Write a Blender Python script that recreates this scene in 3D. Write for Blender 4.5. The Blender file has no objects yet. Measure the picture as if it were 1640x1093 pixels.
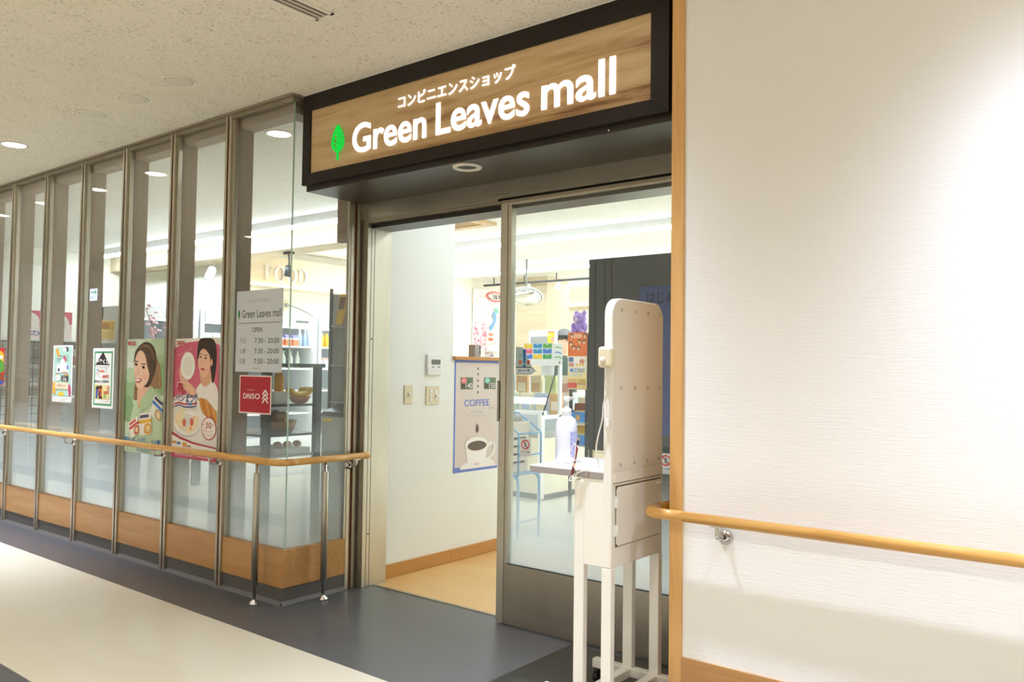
import bpy, bmesh, math, random
from mathutils import Vector, Matrix
random.seed(7)
PI = math.pi
SC = bpy.context.scene
COL = SC.collection

# ------------------------------------------------------------------ camera
CAMZ = 1.25
f_px, yaw, pitch, roll = 1315.6, 0.66631, 0.03539, 0.01321
fw = Vector((-math.sin(yaw)*math.cos(pitch), math.cos(yaw)*math.cos(pitch), math.sin(pitch)))
rt0 = Vector((math.cos(yaw), math.sin(yaw), 0)); up0 = rt0.cross(fw)
rt = math.cos(roll)*rt0 + math.sin(roll)*up0
up = -math.sin(roll)*rt0 + math.cos(roll)*up0
cd = bpy.data.cameras.new('camera'); cam = bpy.data.objects.new('camera', cd); COL.objects.link(cam)
cd.sensor_width = 36.0; cd.lens = f_px*36.0/1640.0; cd.clip_start = 0.05; cd.clip_end = 100
mw = Matrix((rt, up, -fw)).transposed().to_4x4(); mw.translation = Vector((0, 0, CAMZ))
cam.matrix_world = mw
SC.camera = cam

# ------------------------------------------------------------------ world, exposure, lights
W = bpy.data.worlds.new('world'); SC.world = W; W.use_nodes = True
W.node_tree.nodes['Background'].inputs[0].default_value = (0.9, 0.93, 1.0, 1)
W.node_tree.nodes['Background'].inputs[1].default_value = 0.05
SC.view_settings.view_transform = 'Standard'; SC.view_settings.look = 'None'
SC.view_settings.gamma = 1.0; SC.view_settings.use_curve_mapping = False
SC.view_settings.exposure = 1.02
SC.cycles.transparent_max_bounces = 40
SC.cycles.max_bounces = 10; SC.cycles.diffuse_bounces = 5; SC.cycles.glossy_bounces = 5
SC.cycles.sample_clamp_indirect = 6.0
SC.cycles.caustics_reflective = False; SC.cycles.caustics_refractive = False

ZC = 2.712           # corridor ceiling
ZS = 2.70            # shop ceiling
LIT_FRONT = [-10.0, -8.95, -7.94, -6.94, -5.99, -1.83, -0.17, 1.5]   # row of downlights by the glazing (lit)
FILL_FAR = [-8.0, -5.6, -3.2, -1.2, 0.6, 2.4]                              # unseen row across the corridor, added as fill light
SPOT_W, FILL_FAR_W = 152, 80
LAMP_E = 18.0
SHOP_ROWS = [(5.0, -10.8, -4.5), (4.2, -3.1, -2.0), (7.03, -8.2, -0.6), (9.07, -8.4, -0.6), (11.0, -8.4, -0.6)]  # the short second entry is an unseen lamp added to brighten the entrance wall

def spot(x, y, z, watts, cone, blend, col, lobe=0):
    l = bpy.data.lights.new('downlight_lamp', 'SPOT'); l.energy = watts; l.spot_size = math.radians(cone); l.spot_blend = blend
    l.shadow_soft_size = 0.035; l.color = col
    if lobe:                                     # beam of a reflector lamp: intensity falls with cos^lobe of the angle
        l.use_nodes = True; n = l.node_tree.nodes; k = l.node_tree.links; e = n['Emission']
        t = n.new('ShaderNodeTexCoord'); sp = n.new('ShaderNodeSeparateXYZ'); k.new(t.outputs['Normal'], sp.inputs[0])
        a = n.new('ShaderNodeMath'); a.operation = 'ABSOLUTE'; k.new(sp.outputs['Z'], a.inputs[0])
        p = n.new('ShaderNodeMath'); p.operation = 'POWER'; p.inputs[1].default_value = lobe; k.new(a.outputs[0], p.inputs[0])
        k.new(p.outputs[0], e.inputs['Strength'])
    o = bpy.data.objects.new('downlight_lamp', l); COL.objects.link(o); o.location = (x, y, z)
    return o
NEUTRAL = (0.92, 1.02, 1.27); WARM = (1.01, 1.0, 0.95)
for x in LIT_FRONT: spot(x, 2.21, ZC-0.03, SPOT_W, 140, 0.3, NEUTRAL, 11)
for x in FILL_FAR: spot(x, 0.0, ZC-0.03, FILL_FAR_W, 160, 0.4, WARM, 2.8)

# ------------------------------------------------------------------ materials
def lin(c):
    c = c/255.0
    return c/12.92 if c <= 0.04045 else ((c+0.055)/1.055)**2.4
def rgb(r, g, b): return (lin(r), lin(g), lin(b), 1.0)
def hexc(h): return rgb(int(h[0:2], 16), int(h[2:4], 16), int(h[4:6], 16))
MATS = {}
def mat(name, col, rough=0.5, metal=0.0, emit=None, es=1.0, spec=0.5, trans=0.0):
    if name in MATS: return MATS[name]
    m = bpy.data.materials.new(name); m.use_nodes = True; b = m.node_tree.nodes['Principled BSDF']
    b.inputs['Base Color'].default_value = col; b.inputs['Roughness'].default_value = rough; b.inputs['Metallic'].default_value = metal
    b.inputs['Specular IOR Level'].default_value = spec
    if emit: b.inputs['Emission Color'].default_value = emit; b.inputs['Emission Strength'].default_value = es
    MATS[name] = m; return m
def nodes(m): return m.node_tree.nodes, m.node_tree.links, m.node_tree.nodes['Principled BSDF']
def coord(m, scale=(1, 1, 1), rot=(0, 0, 0)):
    n, l, b = nodes(m)
    g = n.new('ShaderNodeNewGeometry'); mp = n.new('ShaderNodeMapping')
    mp.inputs['Scale'].default_value = scale; mp.inputs['Rotation'].default_value = rot
    l.new(g.outputs['Position'], mp.inputs['Vector']); return mp.outputs['Vector']
def noise(m, vec, scale=1.0, detail=3.0, rough=0.55, dist=0.0):
    n, l, b = nodes(m); t = n.new('ShaderNodeTexNoise'); t.inputs['Scale'].default_value = scale; t.inputs['Detail'].default_value = detail
    t.inputs['Roughness'].default_value = rough; t.inputs['Distortion'].default_value = dist
    l.new(vec, t.inputs['Vector']); return t.outputs['Fac']
def ramp(m, fac, stops):
    n, l, b = nodes(m); r = n.new('ShaderNodeValToRGB'); e = r.color_ramp.elements
    while len(e) < len(stops): e.new(0.5)
    for k, (p, c) in enumerate(stops): e[k].position = p; e[k].color = c
    l.new(fac, r.inputs['Fac']); return r.outputs['Color']
def bump(m, fac, strength, dist=0.01):
    n, l, b = nodes(m); bp = n.new('ShaderNodeBump'); bp.inputs['Strength'].default_value = strength; bp.inputs['Distance'].default_value = dist
    l.new(fac, bp.inputs['Height']); l.new(bp.outputs['Normal'], b.inputs['Normal'])
def wood(name, c0, c1, c2, axis='X', rough=0.35, scale=1.0):
    m = mat(name, c1, rough); n, l, b = nodes(m)
    s = {'X': (1.2, 14, 14), 'Z': (14, 14, 1.2), 'Y': (14, 1.2, 14)}[axis]
    v = coord(m, tuple(q*scale for q in s))
    f = noise(m, v, 2.0, 6, 0.62, 0.6)
    l.new(ramp(m, f, [(0.25, c0), (0.5, c1), (0.75, c2)]), b.inputs['Base Color'])
    return m

# ceiling: fissured mineral board, streaks along Y
M_CEIL = mat('ceiling_board', rgb(226, 216, 194), 0.95)
def mk_ceil(m, base, pit):
    n, l, b = nodes(m)
    f = noise(m, coord(m, (215, 58, 60), (0, 0, 0.12)), 1.0, 2, 0.6, 0.5)
    f2 = noise(m, coord(m, (12, 9, 9)), 1.0, 2, 0.5)
    ad = n.new('ShaderNodeMath'); ad.operation = 'MULTIPLY_ADD'; ad.inputs[1].default_value = 0.18; l.new(f2, ad.inputs[0]); l.new(f, ad.inputs[2])
    c = ramp(m, ad.outputs[0], [(0.43, pit), (0.468, base), (1.0, base)])
    l.new(c, b.inputs['Base Color'])
mk_ceil(M_CEIL, rgb(238, 231, 214), rgb(160, 146, 122))
M_CEIL2 = mat('shop_ceiling_board', rgb(238, 236, 230), 0.95); mk_ceil(M_CEIL2, rgb(240, 238, 232), rgb(185, 178, 165))
# wallpaper with fine horizontal ripples
M_WALL = mat('ribbed_wallpaper', rgb(243, 241, 239), 0.8)
bump(M_WALL, noise(M_WALL, coord(M_WALL, (14, 14, 260)), 1.0, 3, 0.6, 0.5), 0.22, 0.004)
M_WHITE = mat('shop_wall_white', rgb(243, 245, 240), 0.75)
M_CREAM = mat('shop_wall_cream', rgb(243, 241, 228), 0.8)
# floors
def floor_sheet(name, c0, c1, rough):
    m = mat(name, c1, rough); n, l, b = nodes(m)
    f = noise(m, coord(m, (1.0, 2.6, 1)), 1.2, 5, 0.6, 0.6)
    l.new(ramp(m, f, [(0.3, c0), (0.7, c1)]), b.inputs['Base Color'])
    f2 = noise(m, coord(m, (22, 40, 22)), 2.0, 3, 0.6)
    rr = ramp(m, f2, [(0.3, (rough*0.93,)*3+(1,)), (0.75, (rough*1.1,)*3+(1,))]); l.new(rr, b.inputs['Roughness'])
    return m
M_FBEIGE = floor_sheet('beige_vinyl', rgb(212, 203, 181), rgb(215, 206, 185), 0.30)
M_FGRAY = floor_sheet('grey_vinyl', rgb(82, 82, 84), rgb(87, 87, 89), 0.28)
n, l, b = nodes(M_FGRAY)
for k in list(b.inputs['Roughness'].links): l.remove(k)
b.inputs['Roughness'].default_value = 0.29
M_FTAN = floor_sheet('tan_vinyl', rgb(216, 170, 104), rgb(228, 188, 126), 0.35)
M_FSHOP = floor_sheet('cream_vinyl', rgb(232, 226, 206), rgb(240, 234, 216), 0.3)
M_SKIRT = mat('dark_skirting', rgb(92, 88, 84), 0.45)
M_TANSK = mat('tan_skirting', rgb(196, 142, 76), 0.4)
M_DARKSHEET = mat('dark_sheet', rgb(42, 42, 38), 0.3)
# woods
M_OAK = wood('oak_rail', rgb(186, 130, 62), rgb(218, 166, 92), rgb(235, 190, 120), 'X', 0.28)
M_OAKY = wood('oak_rail_across', rgb(186, 130, 62), rgb(218, 166, 92), rgb(235, 190, 120), 'Y', 0.28)
M_TRIMW = wood('maple_trim', rgb(206, 154, 88), rgb(220, 170, 104), rgb(228, 182, 120), 'Z', 0.4)
M_BASEW = wood('beech_kick_board', rgb(172, 122, 68), rgb(188, 138, 82), rgb(198, 150, 94), 'X', 0.35, 0.8)
M_LEDGE = wood('ledge_wood', rgb(180, 122, 62), rgb(200, 142, 78), rgb(210, 156, 92), 'Y', 0.4)
M_BEAM = wood('pale_oak_panel', rgb(196, 178, 146), rgb(208, 192, 162), rgb(218, 204, 176), 'X', 0.55, 0.6)
M_SIGNW = mat('sign_wood', rgb(190, 145, 92), 0.4)
def mk_signwood():
    m = M_SIGNW; n, l, b = nodes(m)
    f = noise(m, coord(m, (0.9, 8, 11)), 1.5, 7, 0.66, 1.1)
    f2 = noise(m, coord(m, (0.45, 3, 5.5)), 1.3, 2, 0.5, 0.6)
    a = n.new('ShaderNodeMath'); a.operation = 'ADD'; l.new(f, a.inputs[0]); l.new(f2, a.inputs[1])
    c = ramp(m, a.outputs[0], [(0.36, rgb(124, 86, 50)), (0.42, rgb(176, 136, 90)), (0.50, rgb(206, 172, 126)), (0.64, rgb(222, 195, 154))])
    mu = n.new('ShaderNodeMath'); mu.operation = 'MULTIPLY'; mu.inputs[1].default_value = 0.5; l.new(a.outputs[0], mu.inputs[0])
    nd = c.node; l.new(mu.outputs[0], nd.inputs['Fac']); l.new(c, b.inputs['Base Color'])
mk_signwood()
# metals
def steel(name, col, rough, axis=(60, 60, 1.2)):
    m = mat(name, col, rough, 1.0); n, l, b = nodes(m)
    f = noise(m, coord(m, axis), 1.0, 4, 0.6)
    l.new(ramp(m, f, [(0.3, (rough*0.8,)*3+(1,)), (0.7, (rough*1.3,)*3+(1,))]), b.inputs['Roughness'])
    c2 = tuple(q*0.82 for q in col[:3])+(1,)
    l.new(ramp(m, noise(m, coord(m, (2.5, 2.5, 1.2)), 1.0, 4, 0.6), [(0.3, c2), (0.7, col)]), b.inputs['Base Color'])
    return m
M_STEEL = steel('brushed_steel', rgb(206, 200, 186), 0.36)
M_STEELH = steel('brushed_steel_plate', rgb(178, 170, 156), 0.34, (1.2, 60, 60))
M_CHROME = mat('polished_steel', rgb(205, 200, 196), 0.18, 1.0)
M_GROOVE = mat('brown_gasket', rgb(112, 62, 34), 0.6)
M_BRONZE = mat('dark_bronze', rgb(38, 31, 27), 0.32, 0.2)
M_FRAME = mat('sign_frame_brown', rgb(34, 26, 21), 0.45, spec=0.3)
M_LINING = mat('inner_lining', rgb(168, 150, 134), 0.6)
M_TRACK = mat('head_track_metal', rgb(168, 158, 140), 0.35, 0.8)
M_BLACK = mat('black_plastic', rgb(28, 28, 28), 0.4)
M_DARK = mat('charcoal', rgb(62, 66, 66), 0.35)
M_BOARD = mat('slate_board', rgb(84, 90, 96), 0.22)
M_IVORY = mat('ivory_plastic', rgb(226, 216, 184), 0.35)
M_STAND = mat('cream_paint', rgb(242, 238, 230), 0.32)
M_STANDP = mat('cream_panel', rgb(243, 239, 230), 0.16)
M_PLASTW = mat('white_plastic', rgb(242, 242, 240), 0.4)
M_GREYP = mat('grey_plastic', rgb(168, 168, 164), 0.45)
M_LCD = mat('grey_display', rgb(120, 122, 116), 0.3)
M_PAPER = mat('white_paper', rgb(238, 238, 238), 0.7)
M_LAMPW = mat('lamp_housing', rgb(240, 240, 240), 0.4)
M_EMIT = mat('lamp_tube', rgb(255, 255, 255), 0.5, 0, (0.89, 1.0, 1.10, 1), LAMP_E)
M_DISC = mat('downlight_diffuser', rgb(255, 255, 255), 0.5, 0, (1.0, 0.94, 0.86, 1), 7.0)
M_DOFF = mat('unlit_diffuser', rgb(226, 219, 200), 0.35)
M_RING = mat('downlight_ring', rgb(236, 230, 214), 0.35)
M_SIGNL = mat('lit_letters', rgb(255, 255, 255), 0.5, 0, (1.0, 0.97, 0.97, 1), 0.62)
M_LEAF = mat('lit_green_leaf', rgb(0, 160, 50), 0.5, 0, (0.0, 0.70, 0.06, 1), 0.36)
M_FOODL = mat('wall_letter_white', rgb(248, 244, 236), 0.5)
M_CARTON = mat('carton_board', rgb(240, 238, 232), 0.5)
M_FRIDGE = mat('fridge_enamel', rgb(240, 243, 244), 0.3)
M_FRIN = mat('fridge_inside', rgb(206, 216, 222), 0.4)
M_BLUEW = mat('pale_blue_wire', rgb(120, 172, 214), 0.35)
M_CORD = mat('white_cord', rgb(240, 236, 226), 0.5)
M_DARKRED = mat('pen_red', rgb(120, 26, 30), 0.35)

def glass(name, tint=(0.968, 0.984, 0.978), film=None, refl=1.0):
    """clear pane: transparent body plus a mirror layer whose strength follows the angle (Schlick)"""
    m = bpy.data.materials.new(name); m.use_nodes = True; nt = m.node_tree; n = nt.nodes; l = nt.links
    n.remove(n['Principled BSDF']); out = n['Material Output']
    g = n.new('ShaderNodeNewGeometry'); d = n.new('ShaderNodeVectorMath'); d.operation = 'DOT_PRODUCT'
    l.new(g.outputs['Incoming'], d.inputs[0]); l.new(g.outputs['Normal'], d.inputs[1])
    def mth(op, a, b2=None):
        k = n.new('ShaderNodeMath'); k.operation = op
        for i, q in enumerate((a, b2)):
            if q is None: continue
            if isinstance(q, (int, float)): k.inputs[i].default_value = q
            else: l.new(q, k.inputs[i])
        return k.outputs[0]
    ab = mth('ABSOLUTE', d.outputs['Value'])
    fr = mth('ADD', 0.04*refl, mth('MULTIPLY', 0.96*refl, mth('POWER', mth('SUBTRACT', 1.0, ab), 5.0)))
    tr = n.new('ShaderNodeBsdfTransparent'); tr.inputs['Color'].default_value = tint+(1,)
    gl = n.new('ShaderNodeBsdfGlossy'); gl.inputs['Roughness'].default_value = 0.0; gl.inputs['Color'].default_value = (1, 1, 1, 1)
    mx = n.new('ShaderNodeMixShader'); l.new(fr, mx.inputs[0]); l.new(tr.outputs[0], mx.inputs[1]); l.new(gl.outputs[0], mx.inputs[2])
    l.new(mx.outputs[0], out.inputs[0]); MATS[name] = m; return m
M_GLASS = glass('clear_glass')
M_CANOPY = glass('clear_canopy', (0.97, 0.98, 0.98))
M_EDGE = mat('green_glass_edge', rgb(178, 204, 190), 0.15)

def dotfilm(name, axis, z0, z1):
    """frosted film: white dots printed on clear film, growing towards the bottom"""
    m = bpy.data.materials.new(name); m.use_nodes = True; nt = m.node_tree; n = nt.nodes; l = nt.links
    n.remove(n['Principled BSDF']); out = n['Material Output']
    g = n.new('ShaderNodeNewGeometry'); sp = n.new('ShaderNodeSeparateXYZ'); l.new(g.outputs['Position'], sp.inputs[0])
    def mth(op, a, b2=None, c2=None):
        k = n.new('ShaderNodeMath'); k.operation = op
        for i, q in enumerate((a, b2, c2)):
            if q is None: continue
            if isinstance(q, (int, float)): k.inputs[i].default_value = q
            else: l.new(q, k.inputs[i])
        return k.outputs[0]
    P = 0.0075
    u = mth('DIVIDE', sp.outputs['X' if axis == 'X' else 'Y'], P); v = mth('DIVIDE', sp.outputs['Z'], P)
    a = mth('ADD', u, v); b_ = mth('SUBTRACT', u, v)
    fu = mth('SUBTRACT', mth('FRACT', a), 0.5); fv = mth('SUBTRACT', mth('FRACT', b_), 0.5)
    dist = mth('SQRT', mth('ADD', mth('MULTIPLY', fu, fu), mth('MULTIPLY', fv, fv)))
    t = mth('DIVIDE', mth('SUBTRACT', z0, sp.outputs['Z']), z0-z1)      # 0 at the top edge of the film, 1 low down
    t = mth('MINIMUM', mth('MAXIMUM', t, 0.0), 1.0)
    rad = mth('MULTIPLY_ADD', mth('POWER', t, 0.6), 0.52, 0.10)
    cov = mth('LESS_THAN', dist, rad)
    cov = mth('MULTIPLY', cov, mth('LESS_THAN', sp.outputs['Z'], z0))
    tr = n.new('ShaderNodeBsdfTransparent')
    df = n.new('ShaderNodeBsdfDiffuse'); df.inputs['Color'].default_value = (0.76, 0.83, 0.90, 1)
    tl = n.new('ShaderNodeBsdfTranslucent'); tl.inputs['Color'].default_value = (0.78, 0.87, 0.96, 1)
    m0 = n.new('ShaderNodeMixShader'); m0.inputs[0].default_value = 0.5; l.new(df.outputs[0], m0.inputs[1]); l.new(tl.outputs[0], m0.inputs[2])
    mx = n.new('ShaderNodeMixShader'); l.new(mth('MULTIPLY', cov, 0.86), mx.inputs[0]); l.new(tr.outputs[0], mx.inputs[1]); l.new(m0.outputs[0], mx.inputs[2])
    l.new(mx.outputs[0], out.inputs[0]); MATS[name] = m; return m
M_FILMX = dotfilm('dot_film_front', 'X', 0.95, 0.42)
M_FILMY = dotfilm('dot_film_return', 'Y', 0.95, 0.42)

def cmat(h, rough=0.55):
    return mat('print_'+h, hexc(h), rough)

# ------------------------------------------------------------------ mesh helpers
def tag(o, label=None, cat=None, group=None, kind=None):
    if label: o['label'] = label
    if cat: o['category'] = cat
    if group: o['group'] = group
    if kind: o['kind'] = kind
    return o
def empty(name, loc, label=None, cat=None, group=None, kind=None):
    o = bpy.data.objects.new(name, None); COL.objects.link(o); o.location = loc; o.empty_display_size = 0.05
    return tag(o, label, cat, group, kind)
def wloc(o):
    v = Vector((0, 0, 0))
    while o is not None: v += o.location; o = o.parent
    return v
class MB:
    def __init__(s): s.bm = bmesh.new(); s.mats = []; s.cur = 0; s.smooth = False
    def m(s, material):
        if material not in s.mats: s.mats.append(material)
        s.cur = s.mats.index(material); return s
    def face(s, vs):
        try: f = s.bm.faces.new(vs)
        except ValueError: return None
        f.material_index = s.cur; f.smooth = s.smooth; return f
    def box(s, x0, x1, y0, y1, z0, z1, bev=0.0):
        if x1 < x0: x0, x1 = x1, x0
        if y1 < y0: y0, y1 = y1, y0
        if z1 < z0: z0, z1 = z1, z0
        v = [s.bm.verts.new((x, y, z)) for x in (x0, x1) for y in (y0, y1) for z in (z0, z1)]
        fs = [s.face([v[i] for i in q]) for q in ((0, 1, 3, 2), (4, 6, 7, 5), (0, 4, 5, 1), (2, 3, 7, 6), (0, 2, 6, 4), (1, 5, 7, 3))]
        if bev > 0:
            es = {e for f in fs for e in f.edges}
            r = bmesh.ops.bevel(s.bm, geom=list(es), offset=bev, segments=2, affect='EDGES', profile=0.5)
            for f in r['faces']: f.material_index = s.cur
        return s
    def quad(s, *p): s.face([s.bm.verts.new(q) for q in p]); return s
    def ngon(s, pts): s.face([s.bm.verts.new(q) for q in pts]); return s
    def prism(s, pts, d):
        """closed outline pts (3-D, planar) swept by vector d"""
        d = Vector(d); a = [s.bm.verts.new(p) for p in pts]; b = [s.bm.verts.new(Vector(p)+d) for p in pts]; k = len(a)
        s.face(a[::-1]); s.face(b)
        for i in range(k): s.face([a[i], a[(i+1) % k], b[(i+1) % k], b[i]])
        return s
    def ring(s, c, u, v, r, n=16): return [s.bm.verts.new(Vector(c)+(Vector(u)*math.cos(2*PI*i/n)+Vector(v)*math.sin(2*PI*i/n))*r) for i in range(n)]
    def lathe(s, prof, c=(0, 0, 0), axis=(0, 0, 1), n=20, cap=True):
        """prof: list of (radius, height along axis)"""
        ax = Vector(axis).normalized(); u = ax.orthogonal().normalized(); v = ax.cross(u); c = Vector(c)
        old = s.smooth; s.smooth = True
        rs = [s.ring(c+ax*h, u, v, max(r, 1e-5), n) for r, h in prof]
        for a, b in zip(rs, rs[1:]):
            for i in range(n): s.face([a[i], a[(i+1) % n], b[(i+1) % n], b[i]])
        s.smooth = old
        if cap: s.face(rs[0][::-1]); s.face(rs[-1])
        return s
    def cyl(s, a, b, r, n=14, r2=None):
        a, b = Vector(a), Vector(b); L = (b-a).length
        return s.lathe([(r, 0), (r if r2 is None else r2, L)], a, b-a, n)
    def tube(s, pts, r, n=12, closed=False):
        pts = [Vector(p) for p in pts]; rings = []; prev = None; old = s.smooth; s.smooth = True; k = len(pts)
        for i, p in enumerate(pts):
            if closed: t = pts[(i+1) % k]-pts[i-1]
            else: t = pts[min(i+1, k-1)]-pts[max(i-1, 0)]
            t.normalize()
            if prev is None: u = t.orthogonal().normalized()
            else: u = (prev-t*prev.dot(t)).normalized()
            prev = u; v = t.cross(u)
            rr = r[i] if isinstance(r, (list, tuple)) else r
            rings.append(s.ring(p, u, v, rr, n))
        for i in range(k if closed else k-1):
            a, b = rings[i], rings[(i+1) % k]
            for j in range(n): s.face([a[j], a[(j+1) % n], b[(j+1) % n], b[j]])
        s.smooth = old
        if not closed: s.face(rings[0][::-1]); s.face(rings[-1])
        return s
    def sphere(s, c, r, n=16, sc=(1, 1, 1)):
        old = s.smooth; s.smooth = True; c = Vector(c); rows = []
        m = n//2
        for i in range(m+1):
            th = PI*i/m
            if i in (0, m): rows.append([s.bm.verts.new(c+Vector((0, 0, r*sc[2]*math.cos(th))))])
            else: rows.append([s.bm.verts.new(c+Vector((r*sc[0]*math.sin(th)*math.cos(2*PI*j/n), r*sc[1]*math.sin(th)*math.sin(2*PI*j/n), r*sc[2]*math.cos(th)))) for j in range(n)])
        for a, b in zip(rows, rows[1:]):
            for j in range(n):
                k = (j+1) % n
                if len(a) == 1: s.face([a[0], b[j], b[k]])
                elif len(b) == 1: s.face([a[j], b[0], a[k]])
                else: s.face([a[j], b[j], b[k], a[k]])
        s.smooth = old; return s
    def build(s, name, material=None, parent=None, bev=0.0, sub=0):
        me = bpy.data.meshes.new(name)
        bmesh.ops.recalc_face_normals(s.bm, faces=s.bm.faces)
        o = bpy.data.objects.new(name, me); COL.objects.link(o)
        if parent is not None:
            o.parent = parent; off = wloc(parent)
            bmesh.ops.translate(s.bm, vec=-off, verts=s.bm.verts)
        s.bm.to_mesh(me); s.bm.free()
        for q in (s.mats or [material]): me.materials.append(q)
        if bev:
            k = o.modifiers.new('bevel', 'BEVEL'); k.width = bev; k.segments = 2; k.limit_method = 'ANGLE'; k.angle_limit = math.radians(40)
        if sub: k = o.modifiers.new('sub', 'SUBSURF'); k.levels = sub; k.render_levels = sub
        return o
def part(name, material, parent, fn, bev=0.0, label=None):
    mb = MB(); fn(mb); o = mb.build(name, material, parent, bev)
    if label: o['label'] = label
    return o
def boxpart(name, material, parent, *b, bev=0.0): return part(name, material, parent, lambda q: q.box(*b), bev)
def struct(o): o['kind'] = 'structure'; return o
def dup(o, loc=None, parent=None):
    c = o.copy(); COL.objects.link(c)
    if parent is not None: c.parent = parent
    if loc is not None: c.location = loc
    for ch in list(o.children):
        dup(ch, None, c)
    return c
def smoothpts(pts, closed=True, k=6):
    n = len(pts); out = []
    for i in range(n if closed else n-1):
        p0, p1, p2, p3 = (pts[(i+j) % n] if closed else pts[min(max(i+j, 0), n-1)] for j in (-1, 0, 1, 2))
        for q in range(k):
            t = q/k
            out.append(tuple(0.5*((2*p1[d])+(-p0[d]+p2[d])*t+(2*p0[d]-5*p1[d]+4*p2[d]-p3[d])*t*t+(-p0[d]+3*p1[d]-3*p2[d]+p3[d])*t**3) for d in range(len(p1))))
    if not closed: out.append(tuple(pts[-1]))
    return out
_TXT = {}
def text_faces(s, bold=0.0, extrude=0.0):
    key = (s, bold, extrude)
    if key in _TXT: return _TXT[key]
    c = bpy.data.curves.new('lettering', 'FONT'); c.body = s; c.offset = bold; c.resolution_u = 4; c.extrude = extrude
    o = bpy.data.objects.new('lettering', c); COL.objects.link(o)
    dg = bpy.context.evaluated_depsgraph_get(); ev = o.evaluated_get(dg); me = ev.to_mesh()
    vs = [v.co.copy() for v in me.vertices]; fs = [list(p.vertices) for p in me.polygons]
    ev.to_mesh_clear(); bpy.data.objects.remove(o); bpy.data.curves.remove(c)
    _TXT[key] = (vs, fs); return vs, fs
def text_into(mb, s, origin, U, V, N, x0, x1, z0, z1, bold=0.0, extrude=0.0, ref=None):
    """fit text s in the box x0..x1, z0..z1 of the plane origin+U*x+V*z. ref: string whose height fills the box"""
    vs, fs = text_faces(s, bold, extrude)
    if not vs: return
    rv = text_faces(ref, bold, extrude)[0] if ref else vs
    ax0, ax1 = min(v.x for v in vs), max(v.x for v in vs); ay0, ay1 = min(v.y for v in rv), max(v.y for v in rv)
    sx = (x1-x0)/max(ax1-ax0, 1e-6); sy = (z1-z0)/max(ay1-ay0, 1e-6)
    O = Vector(origin); nv = [mb.bm.verts.new(O+U*(x0+(v.x-ax0)*sx)+V*(z0+(v.y-ay0)*sy)+N*v.z) for v in vs]
    for f in fs: mb.face([nv[i] for i in f])

class Print:
    """flat printed sheet: coordinates u 0..1 left to right, v 0..1 top to bottom; each layer lies a hair above the last"""
    def __init__(s, w, h, origin, U, N, base='f4f4f2', thick=0.0008, curl=0):
        s.w, s.h = w, h; s.O = Vector(origin); s.U = Vector(U).normalized(); s.N = Vector(N).normalized(); s.V = Vector((0, 0, 1)); s.k = 0; s.mb = MB(); s.t = thick
        if base:
            s.mb.m(cmat(base)); c = [s.p(0, 1, 0), s.p(1, 1, 0), s.p(1, 0, 0), s.p(0, 0, 0)]
            s.mb.prism([q-s.N*thick for q in c], s.N*thick)
    def p(s, u, v, k=None): return s.O+s.U*(u*s.w)+s.V*((1-v)*s.h)+s.N*(0.00012*(s.k if k is None else k))
    def poly(s, pts, c, smooth=0):
        s.k += 1
        if smooth: pts = smoothpts(pts, True, smooth)
        s.mb.m(cmat(c)); s.mb.ngon([s.p(min(max(u, 0), 1), min(max(v, 0), 1)) for u, v in pts]); return s
    def rect(s, u0, v0, u1, v1, c): return s.poly([(u0, v1), (u1, v1), (u1, v0), (u0, v0)], c)
    def ell(s, cu, cv, ru, rv, c, rot=0.0, n=28):
        a = s.w/s.h; pts = []
        for i in range(n):
            x, y = ru*math.cos(2*PI*i/n), rv/a*math.sin(2*PI*i/n)
            X, Y = x*math.cos(rot)-y*math.sin(rot), x*math.sin(rot)+y*math.cos(rot)
            pts.append((cu+X, cv+Y*a))
        return s.poly(pts, c)
    def ellring(s, cu, cv, ru, rv, t, c, n=32):
        s.k += 1; s.mb.m(cmat(c))
        for i in range(n):
            q = []
            for j, e in ((i, 0), (i+1, 0), (i+1, 1), (i, 1)):
                a = 2*PI*j/n; q.append(s.p(cu+(ru-t*e)*math.cos(a), cv+(rv-t*e*s.w/s.h)*math.sin(a)))
            s.mb.ngon(q)
        return s
    def line(s, pts, w, c):
        """w as a share of the sheet's width"""
        s.k += 1; s.mb.m(cmat(c)); a = s.w/s.h
        for (u0, v0), (u1, v1) in zip(pts, pts[1:]):
            dx, dy = u1-u0, (v1-v0)/a; L = math.hypot(dx, dy) or 1; nx, ny = -dy/L*w/2, dx/L*w/2*a
            s.mb.ngon([s.p(u0+nx, v0+ny), s.p(u0-nx, v0-ny), s.p(u1-nx, v1-ny), s.p(u1+nx, v1+ny)])
        return s
    def text(s, t, u0, u1, v0, v1, c, bold=0.0, ref=None):
        s.k += 1; s.mb.m(cmat(c))
        text_into(s.mb, t, s.O+s.N*(0.00012*s.k), s.U, s.V, s.N, u0*s.w, u1*s.w, (1-v1)*s.h, (1-v0)*s.h, bold, 0, ref); return s
    def build(s, name, label, cat, group=None, parent=None):
        o = s.mb.build(name, None, parent)
        if cat: tag(o, label, cat, group)
        return o

# ================================================================== THE SETTING
YM, YW, YG = 2.672, 2.682, 2.700        # mullion fronts, kick board face, outer face of the glass
XW, XG = -3.620, -3.634                 # return: kick board face, outer face of the glass
XL, XR = -13.0, 4.5                     # ends of the corridor
MX = [-4.205-0.603*k for k in range(12)]
YD = 3.185                              # front of the sliding leaf
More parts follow.
